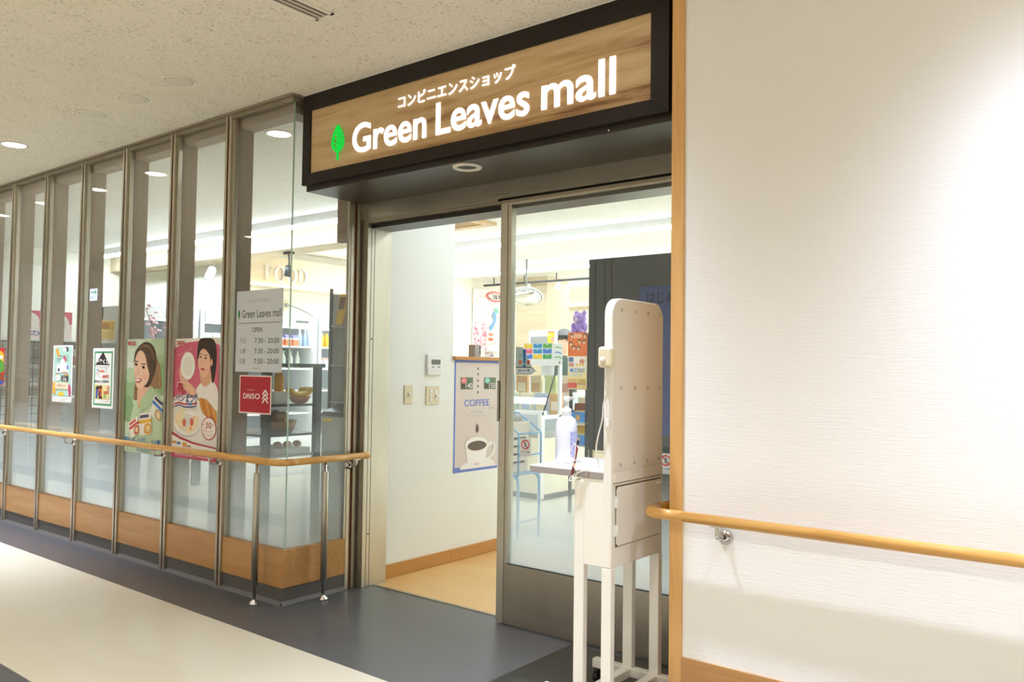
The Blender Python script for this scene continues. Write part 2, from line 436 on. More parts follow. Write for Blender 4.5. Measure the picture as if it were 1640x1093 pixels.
# floors
fl = MB()
fl.m(M_FGRAY).quad((XL, 2.365, 0), (-2.4, 2.325, 0), (XR, 2.29, 0), (XR, 3.30, 0), (XL, 3.30, 0))
fl = MB()
fl.m(M_FGRAY).ngon([(XL, 2.41, 0), (-2.0, 2.315, 0), (XR, 2.25, 0), (XR, 3.285, 0), (XL, 3.285, 0)])
fl.m(M_FBEIGE).ngon([(XL, 1.50, 0), (-2.0, 1.405, 0), (XR, 1.34, 0), (XR, 2.25, 0), (-2.0, 2.315, 0), (XL, 2.41, 0)])
fl.m(M_FGRAY).ngon([(XL, 1.16, 0), (-2.0, 1.06, 0), (XR, 1.0, 0), (XR, 1.34, 0), (-2.0, 1.405, 0), (XL, 1.50, 0)])
fl.m(M_FBEIGE).ngon([(XL, -2.0, 0), (XR, -2.0, 0), (XR, 1.0, 0), (-2.0, 1.06, 0), (XL, 1.16, 0)])
struct(fl.build('floor'))
fs = MB(); fs.m(M_FTAN).ngon([(-3.75, 3.285, 0), (-1.2, 3.285, 0), (-1.2, 4.62, 0), (-3.75, 4.62, 0)])
fs.m(M_FSHOP).ngon([(-11, 4.62, 0), (1, 4.62, 0), (1, 12.6, 0), (-11, 12.6, 0)])
fs.m(M_FSHOP).ngon([(-11, 3.285, 0), (-3.75, 3.285, 0), (-3.75, 4.62, 0), (-11, 4.62, 0)])
fs.m(M_FSHOP).ngon([(-1.2, 3.285, 0), (1, 3.285, 0), (1, 4.62, 0), (-1.2, 4.62, 0)])
struct(fs.build('floor'))
# ceilings
ce = MB(); ce.box(XL, XR, -2.0, 2.70, ZC, ZC+0.05); ce.box(-3.6, XR, 2.70, 3.2, ZC, ZC+0.05); struct(ce.build('ceiling', M_CEIL))
ce = MB(); ce.box(-11, 1, 2.74, 12.6, ZS+0.001, ZS+0.05); struct(ce.build('ceiling', M_CEIL2))
# corridor walls out of the picture, and the shop's shell
struct(boxpart('wall_opposite', M_WALL, None, XL, XR, -2.1, -2.0, 0, ZC))
struct(boxpart('wall_left', M_WALL, None, XL-0.1, XL, -2.0, 2.7, 0, ZC))
struct(boxpart('wall_end', M_WALL, None, XR, XR+0.1, -2.0, 2.7, 0, ZC))
struct(boxpart('wall_shop_left', M_CREAM, None, -11.1, -11, 2.7, 12.6, 0, ZS))
struct(boxpart('wall_shop_back', M_CREAM, None, -11, 1, 12.4, 12.5, 0, ZS))
struct(boxpart('wall_shop_right', M_WHITE, None, 0.6, 0.7, 3.5, 12.4, 0, ZS))
struct(boxpart('wall_shop_block', M_CREAM, None, -11, -8.72, 9.97, 12.4, 0, ZS))
part('trim_1', M_BEAM, None, lambda q: (q.box(-11, -8.70, 9.955, 9.97, 2.31, 2.51), q.box(-8.72, -8.705, 9.955, 12.4, 2.31, 2.51)))['kind'] = 'structure'
struct(boxpart('column_1', M_BEAM, None, -7.95, -7.35, 10.2, 10.8, 0, ZS))
struct(boxpart('beam_1', M_BEAM, None, -11, -5.7, 5.28, 5.6, 2.49, ZS))
# wall of the shop standing beside the entrance, the low counter wall behind it
struct(boxpart('wall_entrance', M_WHITE, None, -3.76, -3.623, 3.37, 3.985, 0, ZS))
sk = MB(); sk.box(-3.77, -3.615, 3.372, 3.99, 0, 0.082); sk.box(-3.63, -3.615, 3.99, 4.505, 0, 0.082)
o = sk.build('baseboard_entrance', M_TANSK, None, 0.004); struct(o)
# front wall above the doors, right wall of the corridor
struct(boxpart('wall_above_door', M_WHITE, None, -3.72, 0.6, 3.2, 3.36, 2.22, ZC))
struct(boxpart('wall_right', M_WALL, None, -1.335, XR, YM, 3.5, 0, ZC))
part('trim_2', M_TRIMW, None, lambda q: q.box(-1.373, -1.323, YM-0.008, 2.95, 0, ZC), 0.003)['kind'] = 'structure'
struct(boxpart('baseboard_right', M_BASEW, None, -1.323, XR, YM-0.006, YM, 0, 0.253))
part('trim_3', M_STAND, None, lambda q: q.box(-0.3195, -0.3165, YM-0.0008, YM, 0.253, ZC))['kind'] = 'structure'
# kick board and skirting below the glazing
kb = MB(); kb.box(XL, XW, YW, YG+0.03, 0.0875, 0.2865); kb.box(XW-0.044, XW, YG+0.03, 3.105, 0.0875, 0.2865)
struct(kb.build('baseboard_left', M_BASEW, None, 0.002))
kb = MB(); kb.box(XL, XW-0.006, YW+0.006, YG+0.03, 0, 0.0875); kb.box(XW-0.05, XW-0.006, YG+0.03, 3.105, 0, 0.0875)
kb.prism([(XL, YW+0.006, 0.0), (XL, YW-0.014, 0.0), (XL, YW+0.006, 0.018)], (XW-0.006-XL, 0, 0))
kb.prism([(XW-0.006, YW, 0.0), (XW+0.012, YW, 0.0), (XW-0.006, YW, 0.018)], (0, 3.105-YW, 0))
struct(kb.build('trim_4', M_SKIRT))
# head track along the ceiling
ht = MB(); ht.box(XL, XW+0.012, YM-0.012, YM+0.004, ZC-0.012, ZC); ht.box(XW-0.004, XW+0.012, YM+0.004, 3.12, ZC-0.012, ZC)
ht.box(XL, XW, YM+0.004, YG+0.02, ZC-0.036, ZC-0.001); ht.box(XW-0.04, XW, YG+0.02, 3.12, ZC-0.036, ZC-0.001)
struct(ht.build('trim_5', M_TRACK, None, 0.002))
ht = MB(); ht.box(XL, XG-0.02, YG+0.02, 2.82, ZC-0.085, ZC); ht.box(XG-0.14, XG-0.02, 2.82, 3.12, ZC-0.085, ZC)
struct(ht.build('trim_6', M_LINING))
# glazing bays: each window has its mullion, pane, film and inner lining
for k, xm in enumerate(MX):
    xr = (MX[k-1]-0.025) if k else XG
    r = empty('window_%d' % (k+1), (xm, YG, 0)); struct(r)
    mm = MB()
    mm.m(M_STEEL).box(xm-0.028, xm-0.009, YM, YG+0.012, 0, ZC-0.012); mm.box(xm+0.009, xm+0.028, YM, YG+0.012, 0, ZC-0.012)
    mm.m(M_GROOVE).box(xm-0.009, xm+0.009, YM+0.008, YG+0.012, 0, ZC-0.012)
    mm.m(M_STEEL).box(xm+0.028, xm+0.046, YG-0.014, YG+0.012, 0.2865, ZC-0.036)
    mm.build('mullion', None, r, 0.0015)
    g = MB(); g.box(xm+0.026, xr, YG, YG+0.010, 0.284, ZC-0.034); g.build('pane', M_GLASS, r)
    if k == 0:
        boxpart('glass_edge', M_EDGE, r, XG, XG+0.0014, YG+0.0004, YG+0.0096, 0.2865, ZC-0.036)
    fm = MB(); fm.quad((xm+0.026, YG+0.0115, 0.284), (xr, YG+0.0115, 0.284), (xr, YG+0.0115, 0.955), (xm+0.026, YG+0.0115, 0.955)); fm.build('frosted_film', M_FILMX, r)
    boxpart('inner_lining', M_LINING, r, xm-0.026, xm+0.026, YG+0.013, YG+0.125, 0, ZS)
r = empty('window_13', (XG, 2.9, 0)); struct(r)
g = MB(); g.box(XG-0.010, XG, YG+0.0105, 3.108, 0.284, ZC-0.034); g.build('pane', M_GLASS, r)
fm = MB(); fm.quad((XG-0.0115, 2.712, 0.284), (XG-0.0115, 3.108, 0.284), (XG-0.0115, 3.108, 0.955), (XG-0.0115, 2.712, 0.955)); fm.build('frosted_film', M_FILMY, r)
boxpart('inner_lining', M_LINING, r, -3.755, -3.635, 3.112, 3.15, 1.98, ZS)
mm = MB()
mm.m(M_STEEL).box(-3.66, XW, 3.105, 3.129, 0, ZC-0.02); mm.box(-3.66, XW, 3.150, 3.170, 0, ZC-0.02)
mm.m(M_GROOVE).box(-3.66, XW-0.008, 3.129, 3.150, 0, ZC-0.02)
mm.m(M_STEEL).box(-3.636, XW-0.004, 3.093, 3.105, 0.2865, ZC-0.02)
mm.build('mullion', None, r, 0.0015)

# door surround: steel jamb with seams and screws, header, soffit box
jm = MB(); jm.box(-3.70, -3.570, YD, 3.372, 0, 2.32); jm.box(-3.66, -3.570, 3.172, YD+.01, 2.108, 2.32)
jm.box(-3.66, XW-0.016, 3.172, YD, 0, ZC-0.02)
o = jm.build('trim_7', M_STEEL, None, 0.002); struct(o)
jm = MB(); jm.box(-3.5712, -3.5690, 3.213, 3.2155, 0, 2.12); jm.box(-3.5712, -3.5690, 3.238, 3.2405, 0, 2.12)
for z in (0.30, 0.74, 1.42): jm.cyl((-3.571, 3.227, z), (-3.5675, 3.227, z), 0.005, 10)
jm.build('seam_and_screws', M_DARK, o)
o = boxpart('trim_8', M_STEELH, None, -3.572, -1.30, 3.172, 3.215, 2.108, 2.30); struct(o)
part('door_track', M_TRACK, o, lambda q: (q.box(-3.56, -2.60, 3.176, 3.30, 2.096, 2.108), q.box(-3.56, -1.38, 3.18, 3.30, 2.085, 2.095)))
part('door_header_return', M_BRONZE, o, lambda q: q.box(-3.572, -1.30, 3.216, 3.37, 2.06, 2.30))
sf = MB(); sf.box(-3.598, -1.376, 2.765, 3.172, 2.195, 2.712)
struct(sf.build('trim_9', M_BRONZE, None, 0.003))
th = MB(); th.box(-3.57, -1.38, 3.272, 3.292, -0.004, 0.003)
struct(th.build('trim_10', M_TRACK))

# sliding door leaf
XDL, XDR = -2.585, -1.40
dr = empty('door_1', (XDL, YD, 0)); struct(dr)
df = MB(); df.box(XDL, XDL+0.042, YD, YD+0.045, 0.006, 2.10); df.box(XDL+0.042, XDL+0.064, YD+0.006, YD+0.045, 0.30, 2.10)
df.box(XDL+0.042, XDR, YD+0.004, YD+0.045, 2.075, 2.10); df.box(XDR-0.05, XDR, YD, YD+0.045, 0.006, 2.10)
df.build('door_frame', M_STEEL, dr, 0.0015)
boxpart('kick_panel', M_STEELH, dr, XDL+0.042, XDR-0.05, YD+0.004, YD+0.04, 0.006, 0.297, bev=0.0015)
boxpart('glazing_bead', M_DARK, dr, XDL+0.064, XDR-0.05, YD+0.006, YD+0.012, 0.297, 0.303)
boxpart('door_glass', M_GLASS, dr, XDL+0.064, XDR-0.05, YD+0.016, YD+0.024, 0.297, 2.075)
fm = MB(); fm.quad((XDL+0.064, YD+0.0255, 0.297), (XDR-0.05, YD+0.0255, 0.297), (XDR-0.05, YD+0.0255, 0.86), (XDL+0.064, YD+0.0255, 0.86))
fm.build('frosted_film', dotfilm('dot_film_door', 'X', 0.80, 0.38), dr)
ph = MB(); ph.m(M_BLACK).box(XDL-0.004, XDL+0.004, YD-0.006, YD+0.02, 0.995, 1.195); ph.m(M_STEEL).box(XDL+0.001, XDL+0.007, YD-0.008, YD-0.005, 1.0, 1.19)
ph.build('pull_handle', None, dr, 0.001)
part('lock_knob', M_CHROME, dr, lambda q: q.lathe([(0.012, 0), (0.013, 0.006), (0.008, 0.012), (0.003, 0.014)], (XDL+0.002, YD+0.02, 0.105), (-1, 0, 0), 14))

# ================================================================== SHOP SIGN
YS = 2.739
sg = empty('shop_sign', (-2.5, YS, 2.2), 'long dark-framed wooden shop sign with white lit lettering above the entrance', 'sign')
fr = MB()
x0, x1, z0, z1, t = -3.606, -1.424, 2.225, 2.709, 0.058
xi0, xi1, zi0, zi1 = -3.543, -1.502, 2.284, 2.623
for a in ([(x0, z0), (x1, z0), (xi1, zi0), (xi0, zi0)], [(x1, z0), (x1, z1), (xi1, zi1), (xi1, zi0)], [(x1, z1), (x0, z1), (xi0, zi1), (xi1, zi1)], [(x0, z1), (x0, z0), (xi0, zi0), (xi0, zi1)]):
    fr.prism([(x, YS, z) for x, z in a], (0, 0.028, 0))
fr.build('frame', M_FRAME, sg, 0.0015)
boxpart('wood_panel', M_SIGNW, sg, xi0-0.005, xi1+0.005, YS+0.010, YS+0.022, zi0-0.005, zi1+0.005)
BOLD = 0.013
X3, Z3, N3 = Vector((1, 0, 0)), Vector((0, 0, 1)), Vector((0, -1, 0))
for word, xa, xb, za, zb_ in (('Green', -3.209, -2.69, 2.336, 2.487), ('Leaves', -2.626, -2.083, 2.334, 2.487), ('mall', -2.019, -1.660, 2.338, 2.491)):
    lt = MB(); text_into(lt, word, (0, YS+0.008, 0), X3, Z3, N3, xa, xb, za, zb_, BOLD, 0.003); lt.build('lettering', M_SIGNL, sg)
lt = MB(); text_into(lt, 'コンビニエンスショップ', (0, YS+0.008, 0), X3, Z3, N3, -2.88, -2.162, 2.507, 2.570, 0.003, 0.003)
lt.build('lettering', M_SIGNL, sg)
# leaf emblem: outline, midrib and veins
lf = MB(); cx, zb, zt = -3.319, 2.362, 2.508
def leafw(t): return 0.046*math.sin(PI*min(max(t, 0), 1)**0.72)**0.85 if 0 < t < 1 else 0.0
outl = [(cx+leafw(i/18), zb+(zt-zb)*i/18) for i in range(19)]+[(cx-leafw(i/18), zb+(zt-zb)*i/18) for i in range(17, 0, -1)]
inn = [(cx+(x-cx)*0.86, (z-(zb+zt)/2)*0.91+(zb+zt)/2) for x, z in outl]
for i in range(len(outl)):
    j = (i+1) % len(outl); lf.prism([(outl[i][0], YS+0.008, outl[i][1]), (outl[j][0], YS+0.008, outl[j][1]), (inn[j][0], YS+0.008, inn[j][1]), (inn[i][0], YS+0.008, inn[i][1])], (0, -0.01, 0))
lf.box(cx-0.0035, cx+0.0035, YS-0.002, YS+0.008, 2.322, zt-0.004)
for i in range(5):
    zz = zb+0.012+i*0.022
    for s in (-1, 1):
        w = leafw((zz+0.022-zb)/(zt-zb))*0.9
        lf.prism([(cx, YS+0.0078, zz), (cx+s*w, YS+0.0078, zz+0.028), (cx+s*w, YS+0.0078, zz+0.033), (cx, YS+0.0078, zz+0.005)], (0, -0.0095, 0))
lf.build('leaf_emblem', M_LEAF, sg)
# sensor ring under the soffit
sr = empty('door_sensor', (-2.515, 2.845, 2.195), 'round silver-rimmed sensor set into the dark soffit below the sign', 'sensor')
part('rim', M_RING, sr, lambda q: q.lathe([(0.048, 0.0), (0.070, 0.0), (0.070, -0.004), (0.066, -0.010), (0.050, -0.010), (0.046, -0.003)], (-2.515, 2.845, 2.195), (0, 0, 1), 32, cap=False))
part('lens', M_BLACK, sr, lambda q: q.lathe([(0.047, -0.001), (0.030, -0.004), (0.012, -0.006), (0.001, -0.0065)], (-2.515, 2.845, 2.195), (0, 0, 1), 24))
tag(part('small_sensor', M_PLASTW, None, lambda q: q.sphere((-1.70, 2.764, 2.205), 0.004, 8)), 'tiny white pin on the dark soffit edge near the right end of the sign', 'pin')

# ================================================================== HANDRAILS
RR = 0.0185; RZ = 0.754; YR = YM-0.068; XRL = XW+0.070
def arc(c, r, a0, a1, n=8): return [(c[0]+r*math.cos(a0+(a1-a0)*i/n), c[1]+r*math.sin(a0+(a1-a0)*i/n), RZ) for i in range(n+1)]
def bracket(parent, base, out, side):
    """steel rail bracket: rosette on the wall or mullion, arm bent up to the rail. base on the surface, out the outward axis"""
    b = Vector(base); o_ = Vector(out); zt = Vector((0, 0, 1))
    q = MB()
    q.lathe([(0.026, 0), (0.026, 0.004), (0.016, 0.013), (0.012, 0.016)], b, o_, 20)
    d = 0.068
    q.tube(smoothpts([tuple(b+o_*0.012), tuple(b+o_*(d-0.02)), tuple(b+o_*(d-0.004)+zt*0.006), tuple(b+o_*d+zt*0.022), tuple(b+o_*d+zt*(RZ-base[2]-RR+0.004))], False, 5), 0.0065, 10)
    q.box(*(b.x+o_.x*d-(0.022 if o_.y else 0.009), b.x+o_.x*d+(0.022 if o_.y else 0.009), b.y+o_.y*d-(0.022 if o_.x else 0.009), b.y+o_.y*d+(0.022 if o_.x else 0.009)), RZ-RR-0.003, RZ-RR+0.003)
    br = q.build('bracket', M_CHROME, parent)
    kn = MB(); kn.lathe([(0.0085, 0), (0.0085, 0.005), (0.004, 0.008)], b+o_*0.015, o_, 14); kn.build('collar', M_BLACK, br)
    return br
hl = empty('handrail', (XRL, YR, 0), 'long round oak handrail running along the glazing and turning into the doorway', 'handrail')
rl = MB(); rl.tube([(XL+0.4, YR, RZ), (-9, YR, RZ), (-6.5, YR, RZ), (-4.5, YR, RZ), (XRL-0.10, YR, RZ)], RR, 16); rl.build('rail', M_OAK, hl)
rl = MB(); rl.tube([(XRL-0.10, YR, RZ)]+arc((XRL-0.085, YR+0.085), 0.085, -PI/2, 0, 10)+[(XRL, YR+0.10, RZ)], RR, 16); rl.build('rail_bend', M_OAK, hl)
rl = MB(); rl.tube([(XRL, YR+0.10, RZ), (XRL, 2.9, RZ), (XRL, 3.165, RZ)], RR, 16); rl.build('rail', M_OAKY, hl)
rl = MB(); rl.lathe([(RR, 0), (RR+0.0008, 0.002), (RR+0.0008, 0.022), (RR, 0.032), (RR*0.75, 0.042), (RR*0.3, 0.047)], (XRL, 3.165, RZ), (0, 1, 0), 18); rl.build('end_cap', M_OAKY, hl)
for i in (0, 1, 3, 5, 7, 9):
    bracket(hl, (MX[i], YM, 0.700), (0, -1, 0), 1)
bracket(hl, (XW, 3.117, 0.700), (1, 0, 0), 1)
for px_, py_ in ((-3.75, YR), (XRL, 2.897)):
    ps = MB(); ps.lathe([(0.0175, 0.10), (0.0175, 0.685), (0.015, 0.690)], (px_, py_, 0), (0, 0, 1), 18)
    p_ = ps.build('post', M_STEEL, hl)
    rd = MB(); rd.lathe([(0.009, 0.02), (0.009, RZ-RR+0.004)], (px_, py_, 0), (0, 0, 1), 14); rd.build('rod', M_CHROME, p_)
    ft = MB(); ft.lathe([(0.027, 0.0), (0.027, 0.006), (0.022, 0.014), (0.010, 0.022), (0.010, 0.026)], (px_, py_, 0), (0, 0, 1), 22); ft.build('foot_flange', M_CHROME, p_)
XE = -1.373-0.068
hr = empty('handrail', (XE, YR, 0), 'round oak handrail on the white wall, bent back around its wooden corner trim', 'handrail')
rl = MB(); rl.tube([(XR-0.2, YR, RZ), (2, YR, RZ), (0, YR, RZ), (XE+0.15, YR, RZ)], RR, 16); rl.build('rail', M_OAK, hr)
rl = MB(); rl.tube([(XE+0.15, YR, RZ), (XE+0.09, YR, RZ)]+arc((XE+0.062, YR+0.062), 0.062, -PI/2, -PI, 10)+[(XE, YR+0.10, RZ)], RR, 16); rl.build('rail_bend', M_OAK, hr)
rl = MB(); rl.tube([(XE, YR+0.10, RZ), (XE, 2.85, RZ)], RR, 16); rl.build('rail', M_OAKY, hr)
for x in (-1.165, -0.05, 1.2, 2.6): bracket(hr, (x, YM, 0.692), (0, -1, 0), 1)
bracket(hr, (-1.373, 2.82, 0.692), (-1, 0, 0), 1)

# ================================================================== CEILING FITTINGS
def downlight(x, y, lit, label, group, ZC=ZC):
    r = empty('ceiling_light', (x, y, ZC), label, 'ceiling light', group)
    part('ring', M_RING, r, lambda q: q.lathe([(0.070, -0.001), (0.088, 0.0), (0.088, -0.003), (0.074, -0.006), (0.070, -0.003)], (x, y, ZC), (0, 0, 1), 32, cap=False))
    part('diffuser', M_DISC if lit else M_DOFF, r, lambda q: q.lathe([(0.071, -0.003), (0.06, -0.0045), (0.03, -0.005), (0.002, -0.0055)], (x, y, ZC), (0, 0, 1), 28))
    return r
G1 = 'downlights in the corridor ceiling'
for x in LIT_FRONT:
    if abs(x+5.99) < .01: downlight(x, 2.21, True, 'glowing round downlight in the corridor ceiling at the far left of the picture', G1)
    else: downlight(x, 2.21, True, 'added round fill downlight in the corridor ceiling outside the picture', G1)
for x in FILL_FAR: downlight(x, 0.0, True, 'added round fill downlight in the corridor ceiling outside the picture', G1)
downlight(-4.887, 2.21, False, 'unlit round ceiling fitting next to the glowing downlight, furthest of three', G1)
downlight(-4.417, 2.21, False, 'unlit round ceiling fitting in the middle of three', G1)
downlight(-3.939, 2.21, False, 'unlit round ceiling fitting nearest the shop sign, of three', G1)
v = empty('air_vent', (-2.71, 1.6, ZC), 'slim slotted metal air vent in the corridor ceiling', 'air vent')
vy0, vy1 = 1.1, 2.148
part('frame', M_RING, v, lambda q: (q.box(-2.765, -2.748, vy0, vy1+0.012, ZC-0.006, ZC), q.box(-2.672, -2.655, vy0, vy1+0.012, ZC-0.006, ZC), q.box(-2.765, -2.655, vy1, vy1+0.012, ZC-0.006, ZC), q.box(-2.765, -2.655, vy0-0.012, vy0, ZC-0.006, ZC)))
part('slots', mat('vent_shadow_metal', rgb(120, 108, 96), 0.5), v, lambda q: q.box(-2.748, -2.672, vy0, vy1, ZC-0.0025, ZC))
part('blades', M_RING, v, lambda q: [q.box(x-0.003, x+0.003, vy0, vy1, ZC-0.006, ZC-0.002) for x in (-2.725, -2.697)])
# thin dark sheet on the floor below the stand
tag(part('floor_sheet', M_DARKSHEET, None, lambda q: q.box(-2.118, -1.40, 2.34, 3.165, 0, 0.004), 0.001), 'dark grey sheet on the grey floor underneath the cream stand', 'mat')

# ================================================================== POSTERS AND SIGNS ON THE GLAZING
YP = YG-0.0015
UX, NY = (1, 0, 0), (0, -1, 0)
# opening hours: thin paper that lets the shop's light through
def thin_paper(h):
    m = cmat(h); n = m.node_tree.nodes; l = m.node_tree.links; c = hexc(h)
    tl = n.new('ShaderNodeBsdfTranslucent'); tl.inputs['Color'].default_value = c
    mx = n.new('ShaderNodeMixShader'); mx.inputs[0].default_value = 0.45
    l.new(n['Principled BSDF'].outputs[0], mx.inputs[1]); l.new(tl.outputs[0], mx.inputs[2]); l.new(mx.outputs[0], n['Material Output'].inputs[0])
thin_paper('e9eaec')
p = Print(0.430, 0.455, (-4.118, YP, 1.220), UX, NY, 'e9eaec')
p.text('コンビニエンスショップ', .27, .73, .105, .145, '8a8a8a')
p.ell(.062, .285, .022, .055, '1e8a4c'); p.line([(.062, .30), (.062, .36)], .008, '1e8a4c')
p.text('Green Leaves mall', .125, .97, .235, .335, '6a6c66', .012)
p.line([(.05, .40), (.97, .40)], .008, '7c7c70')
p.text('OPEN', .36, .58, .455, .515, '55564e', .008)
for i, d in enumerate(('平日', '土曜', '日祝')):
    v0 = .585+i*.125
    p.text(d, .10, .225, v0, v0+.065, '8c8c84'); p.text('7:30 - 20:00', .42, .94, v0+.002, v0+.064, '4a4b44')
p.text('closing', .38, .56, .94, .97, 'b0b0b0')
p.build('opening_hours_sheet', 'white opening hours sheet with grey lettering on the corner pane', 'notice')
# red square sign
p = Print(0.298, 0.212, (-4.072, YP, 0.990), UX, NY, 'ead9d2')
p.rect(.03, .035, .97, .965, 'b11f33')
p.text('くらしをたのしく', .22, .50, .36, .40, 'f0e4e2')
p.text('D', .13, .225, .475, .615, 'f6eeee', .01)
p.line([(.235, .615), (.285, .478), (.335, .615)], .026, 'f6eeee')
p.text('ISO', .355, .655, .475, .615, 'f6eeee', .01)
for i in range(3): p.line([(.735, .50+i*.105), (.82, .375+i*.105), (.905, .50+i*.105)], .030, 'f6eeee')
p.build('red_square_sign', 'square red sign with white lettering and three chevrons, below the opening hours', 'sign')
# pink bread festival poster
p = Print(0.490, 0.722, (-4.770, YP, 0.694), UX, NY, 'f3ece2')
p.poly([(0, .085), (.12, .055), (.3, .035), (.5, .025), (.7, .022), (.88, .035), (1, .06), (1, .6), (0, .6)], 'd4647f')
p.poly([(0, .50), (.3, .47), (.6, .5), (1, .46), (1, .74), (0, .74)], 'efdcd4', 0)
# woman: hair, neck, blouse, face
p.poly([(.50, .62), (.52, .42), (.60, .375), (.72, .36), (.86, .335), (.97, .40), (1, .46), (1, .66)], 'f2ebe4', 0)
p.poly([(.56, .02), (.64, .0), (.80, .0), (.90, .03), (.945, .12), (.94, .24), (.905, .345), (.86, .36), (.80, .22), (.62, .20), (.535, .21), (.525, .10)], '33231d', 5)
p.poly([(.60, .25), (.80, .25), (.84, .35), (.72, .40), (.62, .365)], 'e0a888', 3)
p.poly([(.545, .10), (.66, .05), (.80, .12), (.83, .20), (.79, .27), (.70, .325), (.63, .31), (.57, .25), (.54, .18)], 'f0bfa2', 5)
p.poly([(.53, .16), (.555, .06), (.66, .03), (.80, .05), (.86, .16), (.83, .22), (.79, .14), (.68, .09), (.59, .11), (.555, .17)], '38271f', 4)
p.ell(.845, .20, .022, .03, 'e6b090')
for cu, cv in ((.60, .155), (.715, .165)): p.ell(cu, cv, .026, .007, '3a2620'); p.line([(cu-.04, cv-.022), (cu+.04, cv-.026)], .009, '5a3c2e')
p.line([(.645, .175), (.628, .213), (.65, .218)], .007, 'd89a7e'); p.poly([(.605, .252), (.66, .248), (.71, .255), (.66, .268)], 'c64850', 3)
# raised plate and arm
p.poly([(.13, .28), (.18, .24), (.22, .33), (.34, .36), (.50, .42), (.56, .48), (.46, .48), (.30, .44), (.20, .40)], 'ecb898', 4)
p.ell(.325, .232, .165, .118, 'e4e0da'); p.ell(.325, .228, .158, .112, 'f5f2ec'); p.ell(.325, .232, .115, .082, 'e9e5de')
for i, ch in enumerate('もらえる白い皿'): p.text(ch, .085+i*.048, .115+i*.048, .135-i*.0085, .15-i*.0085, 'f6e4e8')
# table with bread and sandwich plate
p.poly([(0, .60), (.25, .57), (.60, .60), (1, .68), (1, .90), (0, .82)], 'e8e4e0')
p.poly([(.58, .50), (.75, .50), (.98, .60), (.99, .69), (.88, .66), (.66, .60)], 'd99a45'); p.poly([(.62, .49), (.72, .50), (.82, .66), (.70, .62)], 'c8812e'); p.poly([(.80, .53), (.86, .55), (.94, .68), (.86, .66)], 'c17a2a')
p.ell(.34, .72, .30, .105, 'c9c4c0'); p.ell(.34, .71, .295, .10, 'f4f1ee'); p.ell(.34, .705, .24, .075, 'dcd8d4')
p.poly([(.05, .68), (.17, .60), (.30, .59), (.26, .70), (.33, .77), (.15, .74)], 'efd7ae', 2); p.poly([(.33, .78), (.46, .66), (.58, .64), (.61, .70), (.52, .77), (.42, .79)], 'f2dfbd', 2)
p.poly([(.22, .62), (.29, .595), (.27, .70), (.33, .76), (.25, .74)], 'dfe0b6', 2); p.ell(.285, .705, .038, .032, 'd96a4c'); p.ell(.455, .695, .042, .034, 'd96a4c'); p.poly([(.42, .73), (.46, .74), (.43, .77), (.40, .76)], 'f0a030'); p.poly([(.485, .65), (.53, .64), (.51, .67)], 'f0a030')
# banner with title
p.poly([(.03, .535), (.15, .50), (.56, .50), (.60, .565), (.30, .575), (.05, .57)], 'f7f2ee', 2)
p.text('春', .09, .27, .365, .455, 'f7f2ee', .06); p.text('春', .105, .255, .37, .45, 'b6263c', .03)
p.text('の', .225, .285, .445, .478, 'b6263c', .02)
p.text('パン', .055, .295, .47, .535, 'f7f2ee', .05); p.text('パン', .065, .285, .475, .53, '2a3a78', .03)
p.text('まつり', .305, .575, .455, .545, 'f7f2ee', .05); p.text('まつり', .315, .565, .46, .54, '2a3a78', .03)
p.line([(.05, .555), (.16, .54), (.28, .552), (.42, .548), (.57, .54)], .022, 'c23a44'); p.line([(.06, .573), (.17, .560), (.29, .575), (.43, .572), (.56, .56)], .016, '2e4486')
p.rect(.36, .535, .46, .56, '6f86b8')
# red swoosh, seal with 30, footer
p.poly([(0, .785), (.2, .825), (.5, .86), (1, .885), (1, .895), (.5, .875), (.2, .845), (0, .81)], 'b8303c')
p.poly([(0, .81), (.2, .845), (.5, .875), (1, .895), (1, .945), (0, .945)], 'f4efe8')
p.ell(.835, .735, .158, .094, 'bf3344'); p.ell(.835, .735, .145, .086, 'f4ece6')
p.text('30', .765, .895, .685, .735, 'b83244', .01); p.line([(.70, .705), (.745, .705)], .008, 'b83244'); p.line([(.91, .705), (.95, .705)], .008, 'b83244')
p.text('さらって', .72, .92, .745, .768, 'c0505c'); p.text('もらえる', .72, .92, .778, .80, 'c0505c')
p.rect(.03, .865, .12, .885, 'd8a040'); p.rect(.14, .87, .22, .89, '4b6fae'); p.rect(.27, .87, .36, .905, 'd8942e'); p.rect(.37, .89, .46, .905, 'b0885a')
p.poly([(0, .945), (1, .945), (1, 1), (0, 1)], 'cf4f6e'); p.text('期間中のお買い物で', .10, .55, .96, .985, 'f4dce2'); p.line([(.58, .975), (.94, .975)], .008, 'f4dce2')
p.rect(.05, .018, .255, .055, 'f5efe8'); p.rect(.07, .022, .25, .052, 'b5302f'); p.text('ヤマザキ', .115, .24, .026, .048, 'f8efe8'); p.ell(.092, .037, .013, .009, 'f8efe8')
p.build('bread_festival_poster', 'pink poster of a woman raising a white plate above a sandwich', 'poster', 'posters on the glazing')
